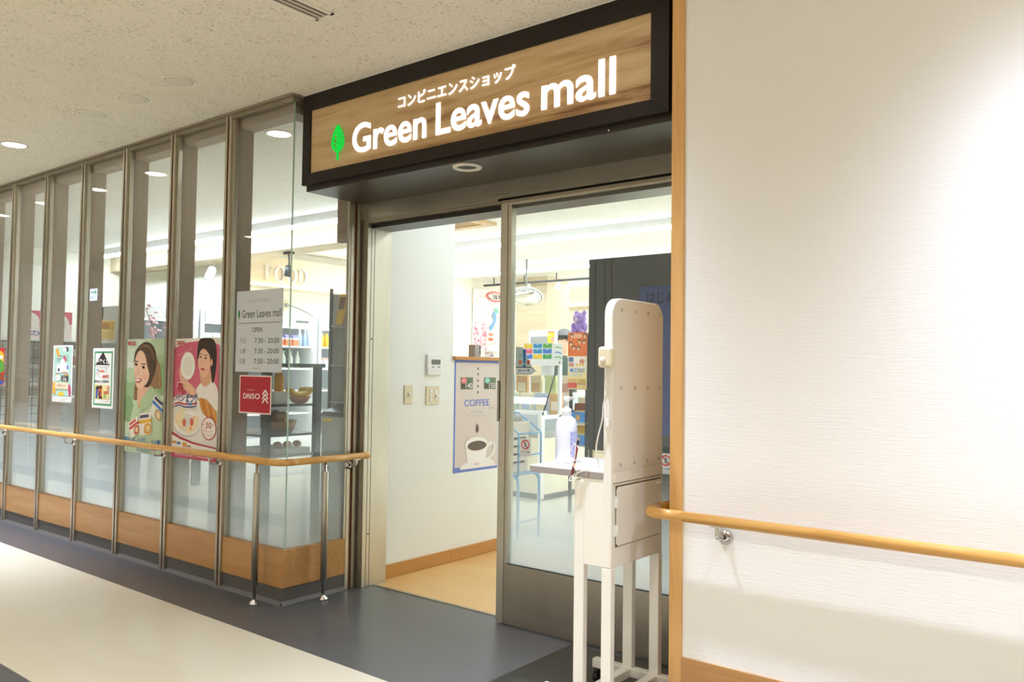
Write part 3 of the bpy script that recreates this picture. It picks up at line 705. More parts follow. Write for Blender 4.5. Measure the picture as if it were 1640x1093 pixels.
# green poster with a smiling woman
p = Print(0.478, 0.736, (-5.362, YP, 0.684), UX, NY, 'c7d8bd')
for (cu, cv, ru, rv, c) in ((.1, .2, .22, .16, 'dfe9dc'), (.25, .1, .25, .12, 'cfe0ca'), (.9, .15, .2, .14, 'a9c296'), (.95, .35, .16, .14, '8fb07c'), (.1, .45, .18, .12, '9dbb8c'), (.08, .62, .15, .12, '86a878'), (.85, .05, .2, .1, 'bccfae'), (.12, .32, .13, .07, 'b7cfaa')): p.ell(cu, cv, ru, rv, c)
p.poly([(.22, .98), (.05, 1), (.10, .86), (.16, .70), (.22, .60), (.36, .53), (.62, .43), (.80, .44), (1, .54), (1, 1)], 'bccfa8', 0)
p.poly([(.24, .44), (.23, .53), (.33, .53), (.36, .40), (.30, .30)], '8a6a48', 3); p.poly([(.60, .10), (.86, .2), (.93, .33), (.94, .42), (.80, .43), (.66, .40)], '9a7650', 4)
p.poly([(.36, .40), (.62, .38), (.66, .46), (.50, .55), (.38, .60), (.33, .54)], 'e8b494', 3)
p.poly([(.22, .14), (.32, .07), (.48, .03), (.66, .045), (.78, .12), (.80, .24), (.72, .34), (.62, .42), (.40, .40), (.24, .30)], '4b382c', 5)
p.poly([(.235, .18), (.30, .12), (.42, .10), (.54, .13), (.62, .22), (.63, .32), (.56, .39), (.42, .43), (.30, .42), (.24, .33), (.22, .25)], 'f1c8aa', 5)
p.poly([(.22, .22), (.25, .12), (.40, .07), (.56, .085), (.66, .18), (.66, .32), (.58, .25), (.50, .14), (.38, .10), (.28, .14)], '5a4434', 4)
for pts_, w_, c_ in (([(.34, .085), (.50, .06), (.64, .10), (.72, .18)], .022, '7a5c44'), ([(.42, .055), (.58, .06), (.70, .11), (.77, .20)], .018, '8a6a4e'), ([(.70, .22), (.71, .30), (.66, .37)], .02, '6a4e3a'), ([(.84, .24), (.90, .33), (.90, .40)], .02, 'b8946a'), ([(.25, .46), (.25, .52)], .02, 'a8845c')):
    p.line(smoothpts(pts_, False, 4), w_, c_)
p.ell(.50, .33, .06, .03, 'efb79c'); p.ell(.27, .31, .03, .025, 'efb79c')
for cu, cv in ((.275, .225), (.475, .25)): p.ell(cu, cv, .04, .012, '33251f', .2); p.line([(cu-.055, cv-.03), (cu+.055, cv-.026)], .014, '5c4434')
p.line([(.345, .25), (.33, .30), (.37, .305)], .009, 'dca184'); p.poly([(.245, .345), (.34, .352), (.435, .352), (.38, .385), (.29, .38)], 'c4554e', 3); p.poly([(.265, .35), (.34, .357), (.41, .357), (.36, .372), (.29, .37)], 'f6efe8', 2)
p.poly([(.42, .55), (.66, .42), (.80, .45), (.74, .55), (.52, .62), (.38, .63)], 'b1c79c', 3); p.line([(.40, .56), (.36, .61), (.44, .585)], .012, 'd9b24a')
def packet(cu, cv, w, h, rot, band, dark):
    def q(x, y): X, Y = x*w, y*h; a = p.w/p.h; return (cu+X*math.cos(rot)-Y/a*math.sin(rot)*1, cv+(X*math.sin(rot)+Y/a*math.cos(rot))*a)
    p.poly([q(-.5, -.5), q(.5, -.5), q(.5, .5), q(-.5, .5)], 'e9e2d2'); p.poly([q(-.5, -.2), q(.5, -.2), q(.5, -.04), q(-.5, -.04)], band)
    p.poly([q(.0, .02), q(.44, .05), q(.40, .46), q(-.1, .40)], dark, 3); p.poly([q(.08, .1), q(.34, .12), q(.3, .36), q(.04, .32)], 'e7cf9e', 3); p.poly([q(-.42, -.42), q(.3, -.42), q(.3, -.28), q(-.42, -.28)], '4a4c6a' if dark != 'b45838' else 'c8483c')
packet(.87, .60, .30, .19, .42, '3d78c8', 'b8a07a'); packet(.57, .74, .32, .19, -.12, 'eab02e', 'd89c3c'); packet(.285, .78, .26, .15, -.42, 'cf4a3c', 'b45838')
p.text('おいしい顔、いま', .02, .97, .862, .915, '2f6db4', .03); p.text('ランチパック', .36, .70, .955, .99, '2f6db4', .03)
p.rect(.055, .022, .25, .052, 'b5302f'); p.text('ヤマザキ', .09, .24, .026, .048, 'f8efe8')
p.build('smiling_woman_poster', 'pale green poster of a smiling woman with three bread packets', 'poster', 'posters on the glazing')
# white and green poster
p = Print(0.302, 0.412, (-5.832, YP, 0.952), UX, NY, 'f2f2ee')
p.rect(.07, .055, .93, .955, '3f9a64'); p.rect(.12, .085, .88, .925, 'f4f4f0')
p.poly([(.47, .06), (.80, .285), (.12, .285)], '2c2622'); p.poly([(.16, .295), (.76, .295), (.66, .37), (.28, .37)], 'e8e8e4'); p.line([(.14, .285), (.30, .38), (.62, .40), (.77, .29)], .008, '6a625c')
p.text('一番くじ', .14, .76, .185, .265, 'f6f6f2', .05, '番'); 
p.text('人気のくじ', .30, .68, .31, .332, '8a8a86'); p.poly([(.18, .35), (.28, .36), (.28, .385), (.18, .375)], '7fb2e0')
p.text('新登場', .30, .55, .365, .41, 'e88838', .03); p.text('毎日', .18, .30, .405, .435, '6e6e6a'); p.text('880円', .48, .78, .445, .50, 'd8503c', .03); p.line([(.14, .44), (.80, .55)], .008, 'b8b8b4')
p.text('店内にて発売中', .12, .78, .535, .58, '3e3e3a', .02)
p.rect(.14, .615, .82, .845, 'e7d46a'); p.rect(.5, .62, .82, .84, 'f0e4a4')
p.ell(.28, .68, .10, .05, '2d2a30'); p.ell(.42, .66, .07, .04, '6b3a2a'); p.rect(.19, .69, .29, .84, '3e6ab0'); p.rect(.30, .68, .48, .80, 'd2643c'); p.rect(.34, .72, .42, .80, '33465a'); p.rect(.34, .80, .5, .845, '5a3020'); p.poly([(.56, .72), (.80, .70), (.80, .76), (.56, .77)], 'd07a4c'); p.ell(.62, .80, .06, .03, '88b858'); p.rect(.72, .63, .82, .69, 'e89a8a')
p.text('くわしくは店内', .46, .82, .865, .89, '8a8a86')
p.build('green_border_poster', 'narrow white poster with a green border and a black triangle', 'poster', 'posters on the glazing')
# pale mint poster
p = Print(0.316, 0.418, (-6.460, YP, 0.970), UX, NY, 'f3f3f0')
p.rect(.05, .03, .95, .90, 'b8dccb'); p.ell(.20, .10, .07, .05, 'f0a440'); p.poly([(.14, .06), (.26, .10), (.34, .17), (.30, .21), (.20, .17)], 'f2b04a', 3); p.ell(.58, .07, .09, .04, 'f4f4f0'); p.poly([(.52, .03), (.76, .03), (.78, .10), (.70, .12), (.68, .05)], '3a3a40'); 
p.text('お部屋の衛生', .22, .80, .175, .20, '6a8c7c'); p.text('快適習慣', .18, .82, .22, .28, '6a9c88', .03)
p.ell(.58, .245, .09, .055, 'd2526a'); p.ell(.50, .29, .11, .06, 'f4f4f6'); p.rect(.20, .33, .80, .48, 'e9ecef'); p.rect(.20, .48, .80, .495, '9aa6b4'); p.ell(.55, .38, .13, .10, 'f8f8fa'); p.ell(.31, .43, .05, .03, '4a4250'); p.rect(.72, .35, .80, .42, '7a80c8'); p.rect(.5, .46, .72, .475, 'e8a040')
p.rect(.16, .505, .28, .525, 'f0a838'); p.rect(.62, .51, .82, .53, 'f0a838'); p.ell(.27, .57, .12, .055, 'f6f4f2'); p.text('安心', .18, .34, .555, .59, 'd86a72'); p.rect(.46, .53, .82, .625, '4a4842'); p.text('今だけ', .52, .70, .54, .565, 'f0f0ea'); p.text('10%', .54, .74, .575, .615, 'f4f4ee', .02)
p.rect(.03, .65, .18, .85, 'f0b244'); p.poly([(.84, .68), (.95, .72), (.95, .88), (.86, .86)], 'c94f78', 2); p.rect(.16, .655, .84, .765, 'f2d8b8'); p.text('お得なセット', .26, .72, .685, .725, '7a5c40', .01)
p.ell(.48, .87, .15, .06, 'e4c234'); p.rect(.05, .885, .95, .90, '9cc4b0'); p.rect(.03, .90, .97, .985, 'f3f3f0'); p.text('数に限りがございますのでお早めに', .07, .93, .915, .935, '56564f'); p.text('くわしくは店員まで', .07, .80, .945, .962, '56564f')
p.build('mint_poster', 'narrow mint green poster with orange fruit shapes and white edges', 'poster', 'posters on the glazing')
# poster at the left edge of the picture
p = Print(0.36, 0.30, (-7.722, YP, 1.075), UX, NY, 'cf2f2c')
p.poly([(.1, .1), (.5, .05), (.95, .15), (.9, .5), (.5, .6), (.15, .5)], 'f0c030', 4); p.poly([(.62, .3), (.98, .4), (.98, .62), (.7, .66)], '5aa23c', 3); p.poly([(.5, .7), (.98, .72), (.9, .9), (.6, .92)], '9a4a28', 3); p.rect(.05, .88, .98, .98, '3558a8'); p.text('新発売', .15, .6, .2, .42, 'c8242a', .03); p.rect(.76, .2, .92, .3, 'f4f0e8')
p.build('red_yellow_poster', 'red and yellow poster cut by the left edge of the picture', 'poster', 'posters on the glazing')
# arrow sticker
p = Print(0.112, 0.085, (-5.912, YP, 1.697), UX, NY, 'dfe4ea')
p.line([(.12, .30), (.84, .30)], .07, '3f9a80'); p.line([(.66, .12), (.86, .30), (.66, .48)], .07, '3f9a80'); p.text('出入口', .14, .5, .62, .85, '8a94a4')
p.build('arrow_sticker', 'small pale sticker with a green arrow, stuck high above the green-bordered poster', 'sticker')
# stickers on the sliding door
YDG = YD+0.0155
p = Print(0.122, 0.036, (-2.49, YDG, 1.230), UX, NY, None)
p.poly([(0, 0), (.80, 0), (1, .5), (.80, 1), (0, 1)], '3a82b4'); p.poly([(0, .11), (.785, .11), (.955, .5), (.785, .89), (0, .89)], 'cfd8d8'); p.text('自', .13, .26, .3, .7, '4a5a62', .02); p.text('動', .58, .72, .28, .72, '4a5a62', .02); p.rect(.33, .38, .52, .62, '3a82b4'); p.rect(.37, .44, .48, .56, 'cfd8d8')
p.build('automatic_door_sticker', 'blue-edged arrow sticker on the door glass beside its steel stile', 'sticker')
p = Print(0.105, 0.108, (-2.491, YDG, 1.256), UX, NY, None)
p.poly([(0, 0), (.42, .02), (1, 1), (0, 1)], 'a9bfc0', 0); p.poly([(.40, .12), (.60, .12), (.58, .74), (.44, .74)], '2e6fa4', 0); p.ell(.51, .86, .085, .085, '2e6fa4'); p.rect(.18, .60, .36, .78, 'c86a4a'); p.rect(.66, .60, .84, .78, 'b8503c'); p.text('手', .2, .34, .3, .5, '5a6a70')
p.build('caution_triangle_sticker', 'grey-blue triangle sticker with an exclamation mark on the door glass', 'sticker')
def noentry(x, z, label):
    p = Print(0.066, 0.088, (x, YDG, z), UX, NY, 'd9dcda')
    p.ellring(.5, .34, .38, .27, .09, 'c8402e'); p.line([(.28, .18), (.72, .50)], .08, 'c8402e'); p.poly([(.42, .2), (.56, .2), (.62, .4), (.5, .5), (.4, .4)], '8a8a86', 3)
    p.text('ドアに注意', .08, .92, .70, .80, '3a3a3a', .02); p.text('ふれないで', .15, .85, .86, .93, '8a8a88')
    p.build('door_caution_sticker', label, 'sticker')
noentry(-2.458, 0.830, 'white sticker with a red prohibition ring low beside the door stile')
noentry(-1.700, 0.812, 'white sticker with a red prohibition ring half hidden behind the cream stand')

# ================================================================== CREAM STAND WITH TABLE
XB, XBL = -1.508, -1.543          # back face and front face of the tall board
SY0, SY1 = 2.491, 2.868
st = empty('cabinet_stand', (-1.58, 2.68, 0), 'tall cream metal stand with riveted rounded board and side table, by the wall corner', 'stand')
def rrect(y0, y1, z0, z1, r, top_only=True, n=6):
    pts = [(y0, z0), (y1, z0)]
    for cy, cz, a0 in ((y1-r, z1-r, 0), (y0+r, z1-r, PI/2)):
        pts += [(cy+r*math.cos(a0+PI/2*i/n), cz+r*math.sin(a0+PI/2*i/n)) for i in range(n+1)]
    return pts
bd = MB(); o_ = rrect(SY0, SY1, 0.56, 1.512, 0.062); bd.prism([(XBL, y, z) for y, z in o_], (XB-XBL, 0, 0)); bd.build('board', M_STAND, st, 0.004)
bp = MB(); o_ = rrect(SY0+0.012, SY1-0.012, 0.905, 1.500, 0.05); bp.prism([(XB+0.0002, y, z) for y, z in o_], (0.0016, 0, 0))
pn = bp.build('back_panel', M_STANDP, st)
for z in (1.47, 1.19, 0.918):
    for y in (2.548, 2.647, 2.742, 2.832):
        rv = MB(); rv.lathe([(0.0062, 0), (0.0058, 0.002), (0.003, 0.004), (0.0005, 0.0045)], (XB+0.0016, y, z), (1, 0, 0), 10); rv.build('rivet', M_CHROME, pn)
boxpart('cross_rail', M_STANDP, st, XB, XB+0.007, SY0+0.012, SY1-0.012, 0.858, 0.892, bev=0.001)
cb = MB(); cb.box(-1.640, XB+0.001, SY0+0.002, SY1-0.002, 0.56, 0.8675); cb.build('cabinet_body', M_STANDP, st, 0.003)
gp = MB(); gp.box(XB+0.0011, XB+0.0016, SY0+0.026, SY1-0.0145, 0.631, 0.846); gp.box(XB+0.0011, XB+0.0016, SY0+0.012, SY1-0.012, 0.8545, 0.858); gp.build('seam', mat('seam_shadow_gap', rgb(96, 84, 66), 0.7), st)
cdm = MB(); o_ = [(SY0+0.03, 0.645), (SY0+0.04, 0.635), (SY1-0.018, 0.635), (SY1-0.018, 0.842), (SY0+0.04, 0.842), (SY0+0.03, 0.832)]
cdm.prism([(XB+0.0012, y, z) for y, z in o_], (0.006, 0, 0)); cdo = cdm.build('cabinet_door', M_STANDP, st, 0.0015)
for z in (0.69, 0.79):
    h_ = MB(); h_.box(XB+0.001, XB+0.010, SY0+0.020, SY0+0.032, z-0.02, z+0.02); h_.cyl((XB+0.009, SY0+0.026, z-0.022), (XB+0.009, SY0+0.026, z+0.022), 0.0035, 8); h_.build('hinge', M_PLASTW, cdo)
kn = MB(); kn.box(XB+0.007, XB+0.016, SY1-0.062, SY1-0.032, 0.826, 0.832); kn.build('pull', M_STAND, cdo, 0.002)
part('latch_screw', M_CHROME, st, lambda q: q.lathe([(0.006, 0), (0.004, 0.004)], (XB+0.001, SY1-0.012, 0.70), (1, 0, 0), 10))
for x0_, x1_ in ((-1.662, -1.620), (-1.546, -1.506)):
    for y0_, y1_, t_ in ((SY0, SY0+0.028, .86 if x0_ < -1.6 else .56), (2.838, 2.868, .86 if x0_ < -1.6 else .56)):
        boxpart('leg', M_STAND, st, x0_, x1_, y0_, y1_, 0.062, t_, bev=0.003)
for y0_ in (SY0-0.002, 2.836):
    boxpart('base_bar', M_STAND, st, -1.800, -1.300, y0_, y0_+0.034, 0.062, 0.098, bev=0.004)
for x0_ in (-1.660, -1.545):
    boxpart('cross_bar', M_STAND, st, x0_, x0_+0.036, SY0+0.032, 2.836, 0.064, 0.096, bev=0.003)
for x in (-1.785, -1.318):
    for y in (SY0+0.015, 2.853):
        c_ = MB(); c_.lathe([(0.012, 0.062), (0.014, 0.05), (0.014, 0.045)], (x, y, 0), (0, 0, 1), 14); c_.cyl((x-0.009, y, 0.024), (x+0.009, y, 0.024), 0.022, 18); c_.box(x-0.013, x+0.013, y-0.005, y+0.012, 0.02, 0.05)
        c_.build('caster', M_BLACK, st)
tb = MB(); tb.m(mat('table_laminate', rgb(236, 234, 232), 0.3)).box(-1.864, XBL, SY0, 2.868, 0.8905, 0.8945); tb.m(mat('table_edge', rgb(160, 150, 146), 0.5)).box(-1.864, XBL, SY0, 2.868, 0.868, 0.8905)
tb.build('table_top', None, st)
# call button box with its cord, pen, pump bottle
bx = empty('button_box', (-1.525, SY0, 1.30), 'small ivory call button box on the edge of the cream board, cord hanging down', 'button box')
q = MB(); q.box(-1.556, -1.494, SY0-0.024, SY0-0.0005, 1.263, 1.337); q.build('case', M_IVORY, bx, 0.010)
q = MB(); q.lathe([(0.010, 0), (0.009, 0.006), (0.004, 0.009)], (-1.533, SY0-0.024, 1.29), (0, -1, 0), 14); q.build('button', M_STAND, bx)
q = MB(); q.tube(smoothpts([(-1.526, SY0-0.02, 1.265), (-1.521, SY0-0.014, 1.20), (-1.536, SY0-0.012, 1.13), (-1.540, SY0-0.012, 1.08), (-1.558, SY0-0.01, 1.02), (-1.575, SY0+0.005, 0.97), (-1.570, SY0+0.02, 0.91), (-1.566, SY0+0.03, 0.898)], False, 6), 0.0026, 8); q.build('cord', M_CORD, bx)
q = MB(); q.tube(smoothpts([(-1.523, SY0-0.016, 1.265), (-1.530, SY0-0.012, 1.19), (-1.524, SY0-0.010, 1.12), (-1.530, SY0-0.010, 1.06), (-1.518, SY0-0.010, 1.0)], False, 6), 0.002, 8); q.build('cord', M_CORD, bx)
q = MB(); q.box(-1.527, -1.513, SY0-0.013, SY0-0.0005, 1.055, 1.085); q.build('cord_clip', M_PLASTW, bx, 0.003)
pb = empty('pump_bottle', (-1.812, 2.655, 0.8945), 'white pump bottle with a violet label on the cream side table', 'bottle')
def pumpbody(q): q.lathe([(0.0005, 0), (0.038, 0.0), (0.0425, 0.004), (0.0425, 0.125), (0.041, 0.150), (0.034, 0.168), (0.022, 0.178), (0.018, 0.180), (0.018, 0.186)], (-1.812, 2.655, 0.8945), (0, 0, 1), 32)
mb_ = mat('bottle_white', rgb(226, 228, 238), 0.3); mb_.node_tree.nodes['Principled BSDF'].inputs['Subsurface Weight'].default_value = 0.0
part('body', mb_, pb, pumpbody)
part('cap', M_PLASTW, pb, lambda q: q.lathe([(0.019, 0.184), (0.0195, 0.205), (0.017, 0.208), (0.010, 0.212), (0.007, 0.213), (0.007, 0.238)], (-1.812, 2.655, 0.8945), (0, 0, 1), 24))
q = MB(); q.lathe([(0.008, 0.236), (0.013, 0.240), (0.013, 0.252), (0.008, 0.256)], (-1.812, 2.655, 0.8945), (0, 0, 1), 18); q.box(-1.812-0.006, -1.812+0.006, 2.655, 2.655+0.045, 0.8945+0.243, 0.8945+0.253); q.build('pump_head', M_PLASTW, pb)
q = MB(); c0 = Vector((-1.812, 2.655, 0.8945)); r_ = 0.0430
q.m(mat('label_violet', rgb(186, 190, 226), 0.5))
A0, A1 = -0.62, 0.35
def lp(a, z): return c0+Vector((r_*math.cos(a), r_*math.sin(a), z))
for i in range(8):
    a, b_ = A0+(A1-A0)*i/8, A0+(A1-A0)*(i+1)/8; q.ngon([lp(a, .02), lp(b_, .02), lp(b_, .122), lp(a, .122)])
q.m(mat('label_ink', rgb(112, 112, 182), 0.5)); r_ = 0.0433
for k in range(15):
    z = .025+k*.0064
    for (s0, s1) in ((.05, .35+.1*math.sin(k*2.3)), (.42, .9+.08*math.sin(k*1.7))):
        a, b_ = A0+(A1-A0)*s0, A0+(A1-A0)*s1; q.ngon([lp(a, z), lp(b_, z), lp(b_, z+.0035), lp(a, z+.0035)])
q.build('label', None, pb)
pe = empty('pen', (-1.655, 2.482, 0.90), 'dark red ballpoint pen hanging in a white string loop at the table edge', 'pen')
q = MB(); q.lathe([(0.002, -0.004), (0.0045, 0.006), (0.005, 0.03), (0.005, 0.115)], (-1.668, 2.482, 0.872), (0.20, 0, 1), 14); q.build('barrel', M_DARKRED, pe)
q = MB(); q.lathe([(0.0052, 0), (0.0052, 0.010)], (-1.668+0.2*0.035, 2.482, 0.872+0.035), (0.2, 0, 1), 14); q.build('band', mat('pen_yellow', rgb(230, 180, 40), 0.4), pe)
q = MB(); q.lathe([(0.0045, 0), (0.0045, 0.012), (0.003, 0.016)], (-1.668+0.2*0.113, 2.482, 0.872+0.113), (0.2, 0, 1), 14); q.build('tip', M_BLACK, pe)
q = MB(); q.tube(smoothpts([(-1.648, 2.480, 0.985), (-1.632, 2.474, 0.965), (-1.636, 2.472, 0.935), (-1.662, 2.472, 0.93), (-1.672, 2.474, 0.955), (-1.662, 2.476, 0.982), (-1.652, 2.478, 0.986), (-1.650, 2.474, 0.95), (-1.655, 2.472, 0.91), (-1.640, 2.474, 0.89), (-1.655, 2.476, 0.862), (-1.675, 2.476, 0.853), (-1.668, 2.478, 0.868), (-1.64, 2.482, 0.885), (-1.60, 2.49, 0.8975), (-1.56, 2.52, 0.8965)], False, 5), 0.0018, 7); q.build('string', M_CORD, pe)

# ================================================================== SHOP: LAMPS AND CEILING
for y, xa, xb in SHOP_ROWS:
    n_ = {4.2: 'line lamp added as fill inside above the door, hidden by its header', 5.0: 'first line lamp behind the glazing, above the window panes', 7.03: 'line lamp nearest the doorway, running behind the door glass', 9.07: 'second line lamp from the doorway, across the shop ceiling', 11.0: 'rearmost line lamp on the shop ceiling'}[y]
    r = empty('line_lamp', ((xa+xb)/2, y, ZS), 'long white '+n_, 'lamp', 'line lamps on the shop ceiling')
    hs = MB(); hs.prism([(xa, y-0.11, ZS), (xa, y+0.11, ZS), (xa, y+0.055, ZS-0.06), (xa, y-0.055, ZS-0.06)], (xb-xa, 0, 0)); hs.build('housing', M_LAMPW, r)
    tbm = MB(); tbm.box(xa+0.02, xb-0.02, y-0.045, y+0.045, ZS-0.080, ZS-0.06); tbm.build('tube', M_EMIT, r)
ac = empty('ceiling_cassette', (-5.6, 5.7, ZS), 'square tan ceiling grille over the shop, seen through the open doorway', 'ceiling grille')
part('frame', mat('tan_frame', rgb(214, 184, 140), 0.5), ac, lambda q: (q.box(-6.1, -5.10, 5.2, 5.30, ZS-0.03, ZS), q.box(-6.1, -5.10, 6.12, 6.22, ZS-0.03, ZS), q.box(-6.1, -6.0, 5.3, 6.12, ZS-0.03, ZS), q.box(-5.2, -5.10, 5.3, 6.12, ZS-0.03, ZS)))
boxpart('panel', mat('tan_grille', rgb(176, 142, 98), 0.5), ac, -6.0, -5.2, 5.3, 6.12, ZS-0.022, ZS)
tk = empty('lighting_track', (-7.2, 9.95, ZS), 'thin dark lighting track with small hanging spots near the rear ceiling', 'lighting track')
part('rail', M_DARK, tk, lambda q: (q.box(-8.4, -6.2, 9.93, 9.97, ZS-0.13, ZS-0.10), [q.box(x-.006, x+.006, 9.944, 9.956, ZS-0.10, ZS) for x in (-8.2, -7.6, -7.0, -6.4)]))
for x in (-8.0, -7.5, -6.95, -6.4):
    part('spot_head', M_LAMPW, tk, lambda q: q.lathe([(0.02, 0), (0.035, -0.04), (0.045, -0.12)], (x, 9.95, ZS-0.13), (0.2, 0.2, 1), 14))
sp_ = empty('track_spotlight', (-8.0, 5.62, 2.49), 'small dark spotlight hanging from the oak beam in front of the wall letters', 'spotlight')
q = MB(); q.box(-7.40, -7.28, 5.40, 5.46, 2.465, 2.49); q.build('mount', M_DARK, sp_)
q = MB(); q.cyl((-7.34, 5.43, 2.465), (-7.33, 5.43, 2.34), 0.008, 10); q.build('stem', M_DARK, sp_)
q = MB(); q.lathe([(0.02, 0.0), (0.036, -0.01), (0.036, -0.12), (0.030, -0.125)], (-7.33, 5.43, 2.345), (0.15, 0.1, 1), 16); q.build('head', M_DARK, sp_)
ws = empty('track_spotlight', (-8.8, 5.43, 2.49), 'white spotlight hanging from the oak beam above the woman-with-plate poster', 'spotlight')
q = MB(); q.cyl((-8.78, 5.43, 2.49), (-8.78, 5.43, 2.42), .01, 10); q.build('stem', M_LAMPW, ws)
q = MB(); q.lathe([(.03, 0), (.05, -.03), (.055, -.16), (.045, -.165)], (-8.78, 5.43, 2.43), (.35, .2, 1), 18); q.build('head', M_LAMPW, ws)
sd = downlight(-4.275, 3.069, True, 'lit round downlight in the shop ceiling just behind the corner pane', 'downlights in the shop ceiling', ZS)
for o in [sd]+list(sd.children): pass

# bulkhead with wall letters over the open fridges
struct(boxpart('wall_letters_side', M_CREAM, None, -11, -8.62, 5.6, 9.9, 0, ZS))
struct(boxpart('beam_2', mat('letter_band', rgb(238, 218, 184), 0.6), None, -8.62, -8.50, 5.61, 9.2, 2.235, 2.60))
lg = empty('lit_ledge', (-8.45, 6.5, 2.2), 'warm lit wooden ledge below the white wall letters', 'ledge')
boxpart('shelf', M_BEAM, lg, -8.50, -8.40, 5.65, 8.6, 2.195, 2.225)
boxpart('light_strip', mat('warm_strip', rgb(255, 240, 210), .5, 0, (1, .82, .55, 1), 6.0), lg, -8.495, -8.47, 5.7, 8.55, 2.226, 2.236)
q = MB()
def serif(ch, y, w, z0=2.30, h=0.185):
    X = -8.497
    def pr(pts): q.prism([(X, y+a*w, z0+b_*h) for a, b_ in pts], (0.02, 0, 0))
    def ringp(cy, ry, rin, half=False):
        n_ = 24; a0, a1 = (-PI/2, PI/2) if half else (0, 2*PI)
        for i in range(n_):
            t0, t1 = a0+(a1-a0)*i/n_, a0+(a1-a0)*(i+1)/n_
            pr([(cy+ry*math.cos(t0), .5+.5*math.sin(t0)), (cy+ry*math.cos(t1), .5+.5*math.sin(t1)), (cy+rin*math.cos(t1), .5+.44*math.sin(t1)), (cy+rin*math.cos(t0), .5+.44*math.sin(t0))])
    if ch == 'F':
        pr([(.12, 0), (.30, 0), (.30, 1), (.12, 1)]); pr([(0, 0), (.44, 0), (.44, .04), (0, .04)]); pr([(0, .955), (.82, .955), (.82, 1), (0, 1)]); pr([(.76, .76), (.82, .76), (.82, 1), (.70, 1)]); pr([(.3, .48), (.62, .48), (.62, .54), (.3, .54)]); pr([(.58, .40), (.64, .40), (.64, .62), (.58, .62)])
    if ch == 'O': ringp(.5, .5, .31)
    if ch == 'D':
        pr([(.12, 0), (.30, 0), (.30, 1), (.12, 1)]); pr([(0, 0), (.4, 0), (.4, .05), (0, .05)]); pr([(0, .95), (.4, .95), (.4, 1), (0, 1)]); ringp(.38, .58, .40, True)
for ch, y, w in (('F', 5.93, .13), ('O', 6.075, .155), ('O', 6.25, .155), ('D', 6.425, .145)): serif(ch, y, w)
tag(q.build('wall_lettering', M_FOODL), 'white serif FOOD letters fixed to the pale bulkhead above the fridges', 'lettering')
q = MB()
for i, ch in enumerate('LIFE'):
    text_into(q, ch, (0, 12.397, 0), Vector((1, 0, 0)), Vector((0, 0, 1)), Vector((0, -1, 0)), -8.45+i*.14, -8.36+i*.14, 2.47, 2.60, .02, .01)
q.bm.free(); 
bs = empty('wall_ledge', (-8.0, 12.35, 2.36), 'lit oak ledge on the cream back wall above the plush toy', 'ledge')
boxpart('shelf', M_BEAM, bs, -8.82, -6.6, 12.30, 12.40, 2.36, 2.415)
boxpart('light_strip', MATS['warm_strip'], bs, -8.78, -6.65, 12.37, 12.395, 2.4155, 2.425)

# open fridges under the letters
def fridge(y0, y1, label):
    r = empty('open_fridge', (-8.2, (y0+y1)/2, 0), label, 'fridge', 'open fridges along the far wall')
    X0, X1 = -8.6, -7.9
    part('body', M_FRIDGE, r, lambda q: (q.box(X0, X0+.04, y0, y1, 0, 1.85), q.box(X0, X1, y0, y0+.05, 0, 1.85), q.box(X0, X1, y1-.05, y1, 0, 1.85), q.box(X0, X1, y0, y1, 0, .45)), 0.004)
    boxpart('header', M_FRIDGE, r, X0+.04, X1+.005, y0+.05, y1-.05, 1.72, 1.85, bev=.004)
    boxpart('name_strip', M_LCD, r, X1+.0051, X1+.008, y1-.32, y1-.14, 1.77, 1.795)
    boxpart('back_panel', M_FRIN, r, X0+.04, X0+.05, y0+.05, y1-.05, .45, 1.72)
    boxpart('lamp', mat('fridge_lamp', rgb(255, 255, 255), .5, 0, (.95, 1, 1, 1), 4.0), r, X1-.06, X1-.03, y0+.06, y1-.06, 1.705, 1.72)
    for z in (.72, .98, 1.24, 1.50):
        boxpart('shelf', M_PLASTW, r, X0+.05, X1-.05, y0+.05, y1-.05, z-.02, z)
    return r
fridge(6.30, 7.8, 'white open fridge to the right of the steel-framed one, yellow drinks inside')
fridge(4.75, 6.28, 'white open fridge standing below the wall letters')
fridge(4.05, 4.73, 'narrow white open fridge left of the one below the wall letters')
# products (far, no parts)
def carton(w, d, h, c, top, name='drink_carton'):
    q = MB(); q.m(cmat(c)).box(-d/2, d/2, -w/2, w/2, 0, h*.55); q.m(M_CARTON).box(-d/2, d/2, -w/2, w/2, h*.55, h*.72)
    q.m(cmat(top)).prism([(-d/2, -w/2, h*.72), (d/2, -w/2, h*.72), (0, -w/2, h)], (0, w, 0))
    return q.build(name)
def bottle(c, cap, name='drink_bottle', h=.2, r=.03):
    q = MB(); q.m(cmat(c)).lathe([(r*.9, 0), (r, .01), (r, h*.6), (r*.4, h*.82), (r*.4, h*.9)], (0, 0, 0), (0, 0, 1), 12); q.m(cmat(cap)).lathe([(r*.46, h*.9), (r*.46, h)], (0, 0, 0), (0, 0, 1), 12)
    return q.build(name)
protos = []
def place_row(make, ys, x, z, label, cat, group):
    base = make()
    tag(base, label, cat, group); first = True
    for y in ys:
        o = base if first else base.copy()
        if not first: COL.objects.link(o)
        o.location = (x, y, z); first = False
def fr(a, b, n): return [a+(b-a)*i/(n-1) for i in range(n)]
place_row(lambda: carton(.075, .07, .12, 'd8452e', 'f2f0ea'), fr(5.28, 5.62, 5), -8.02, 1.50, 'small carton with a red lower half in the fridge below the wall letters', 'carton', 'red cartons in the fridge')
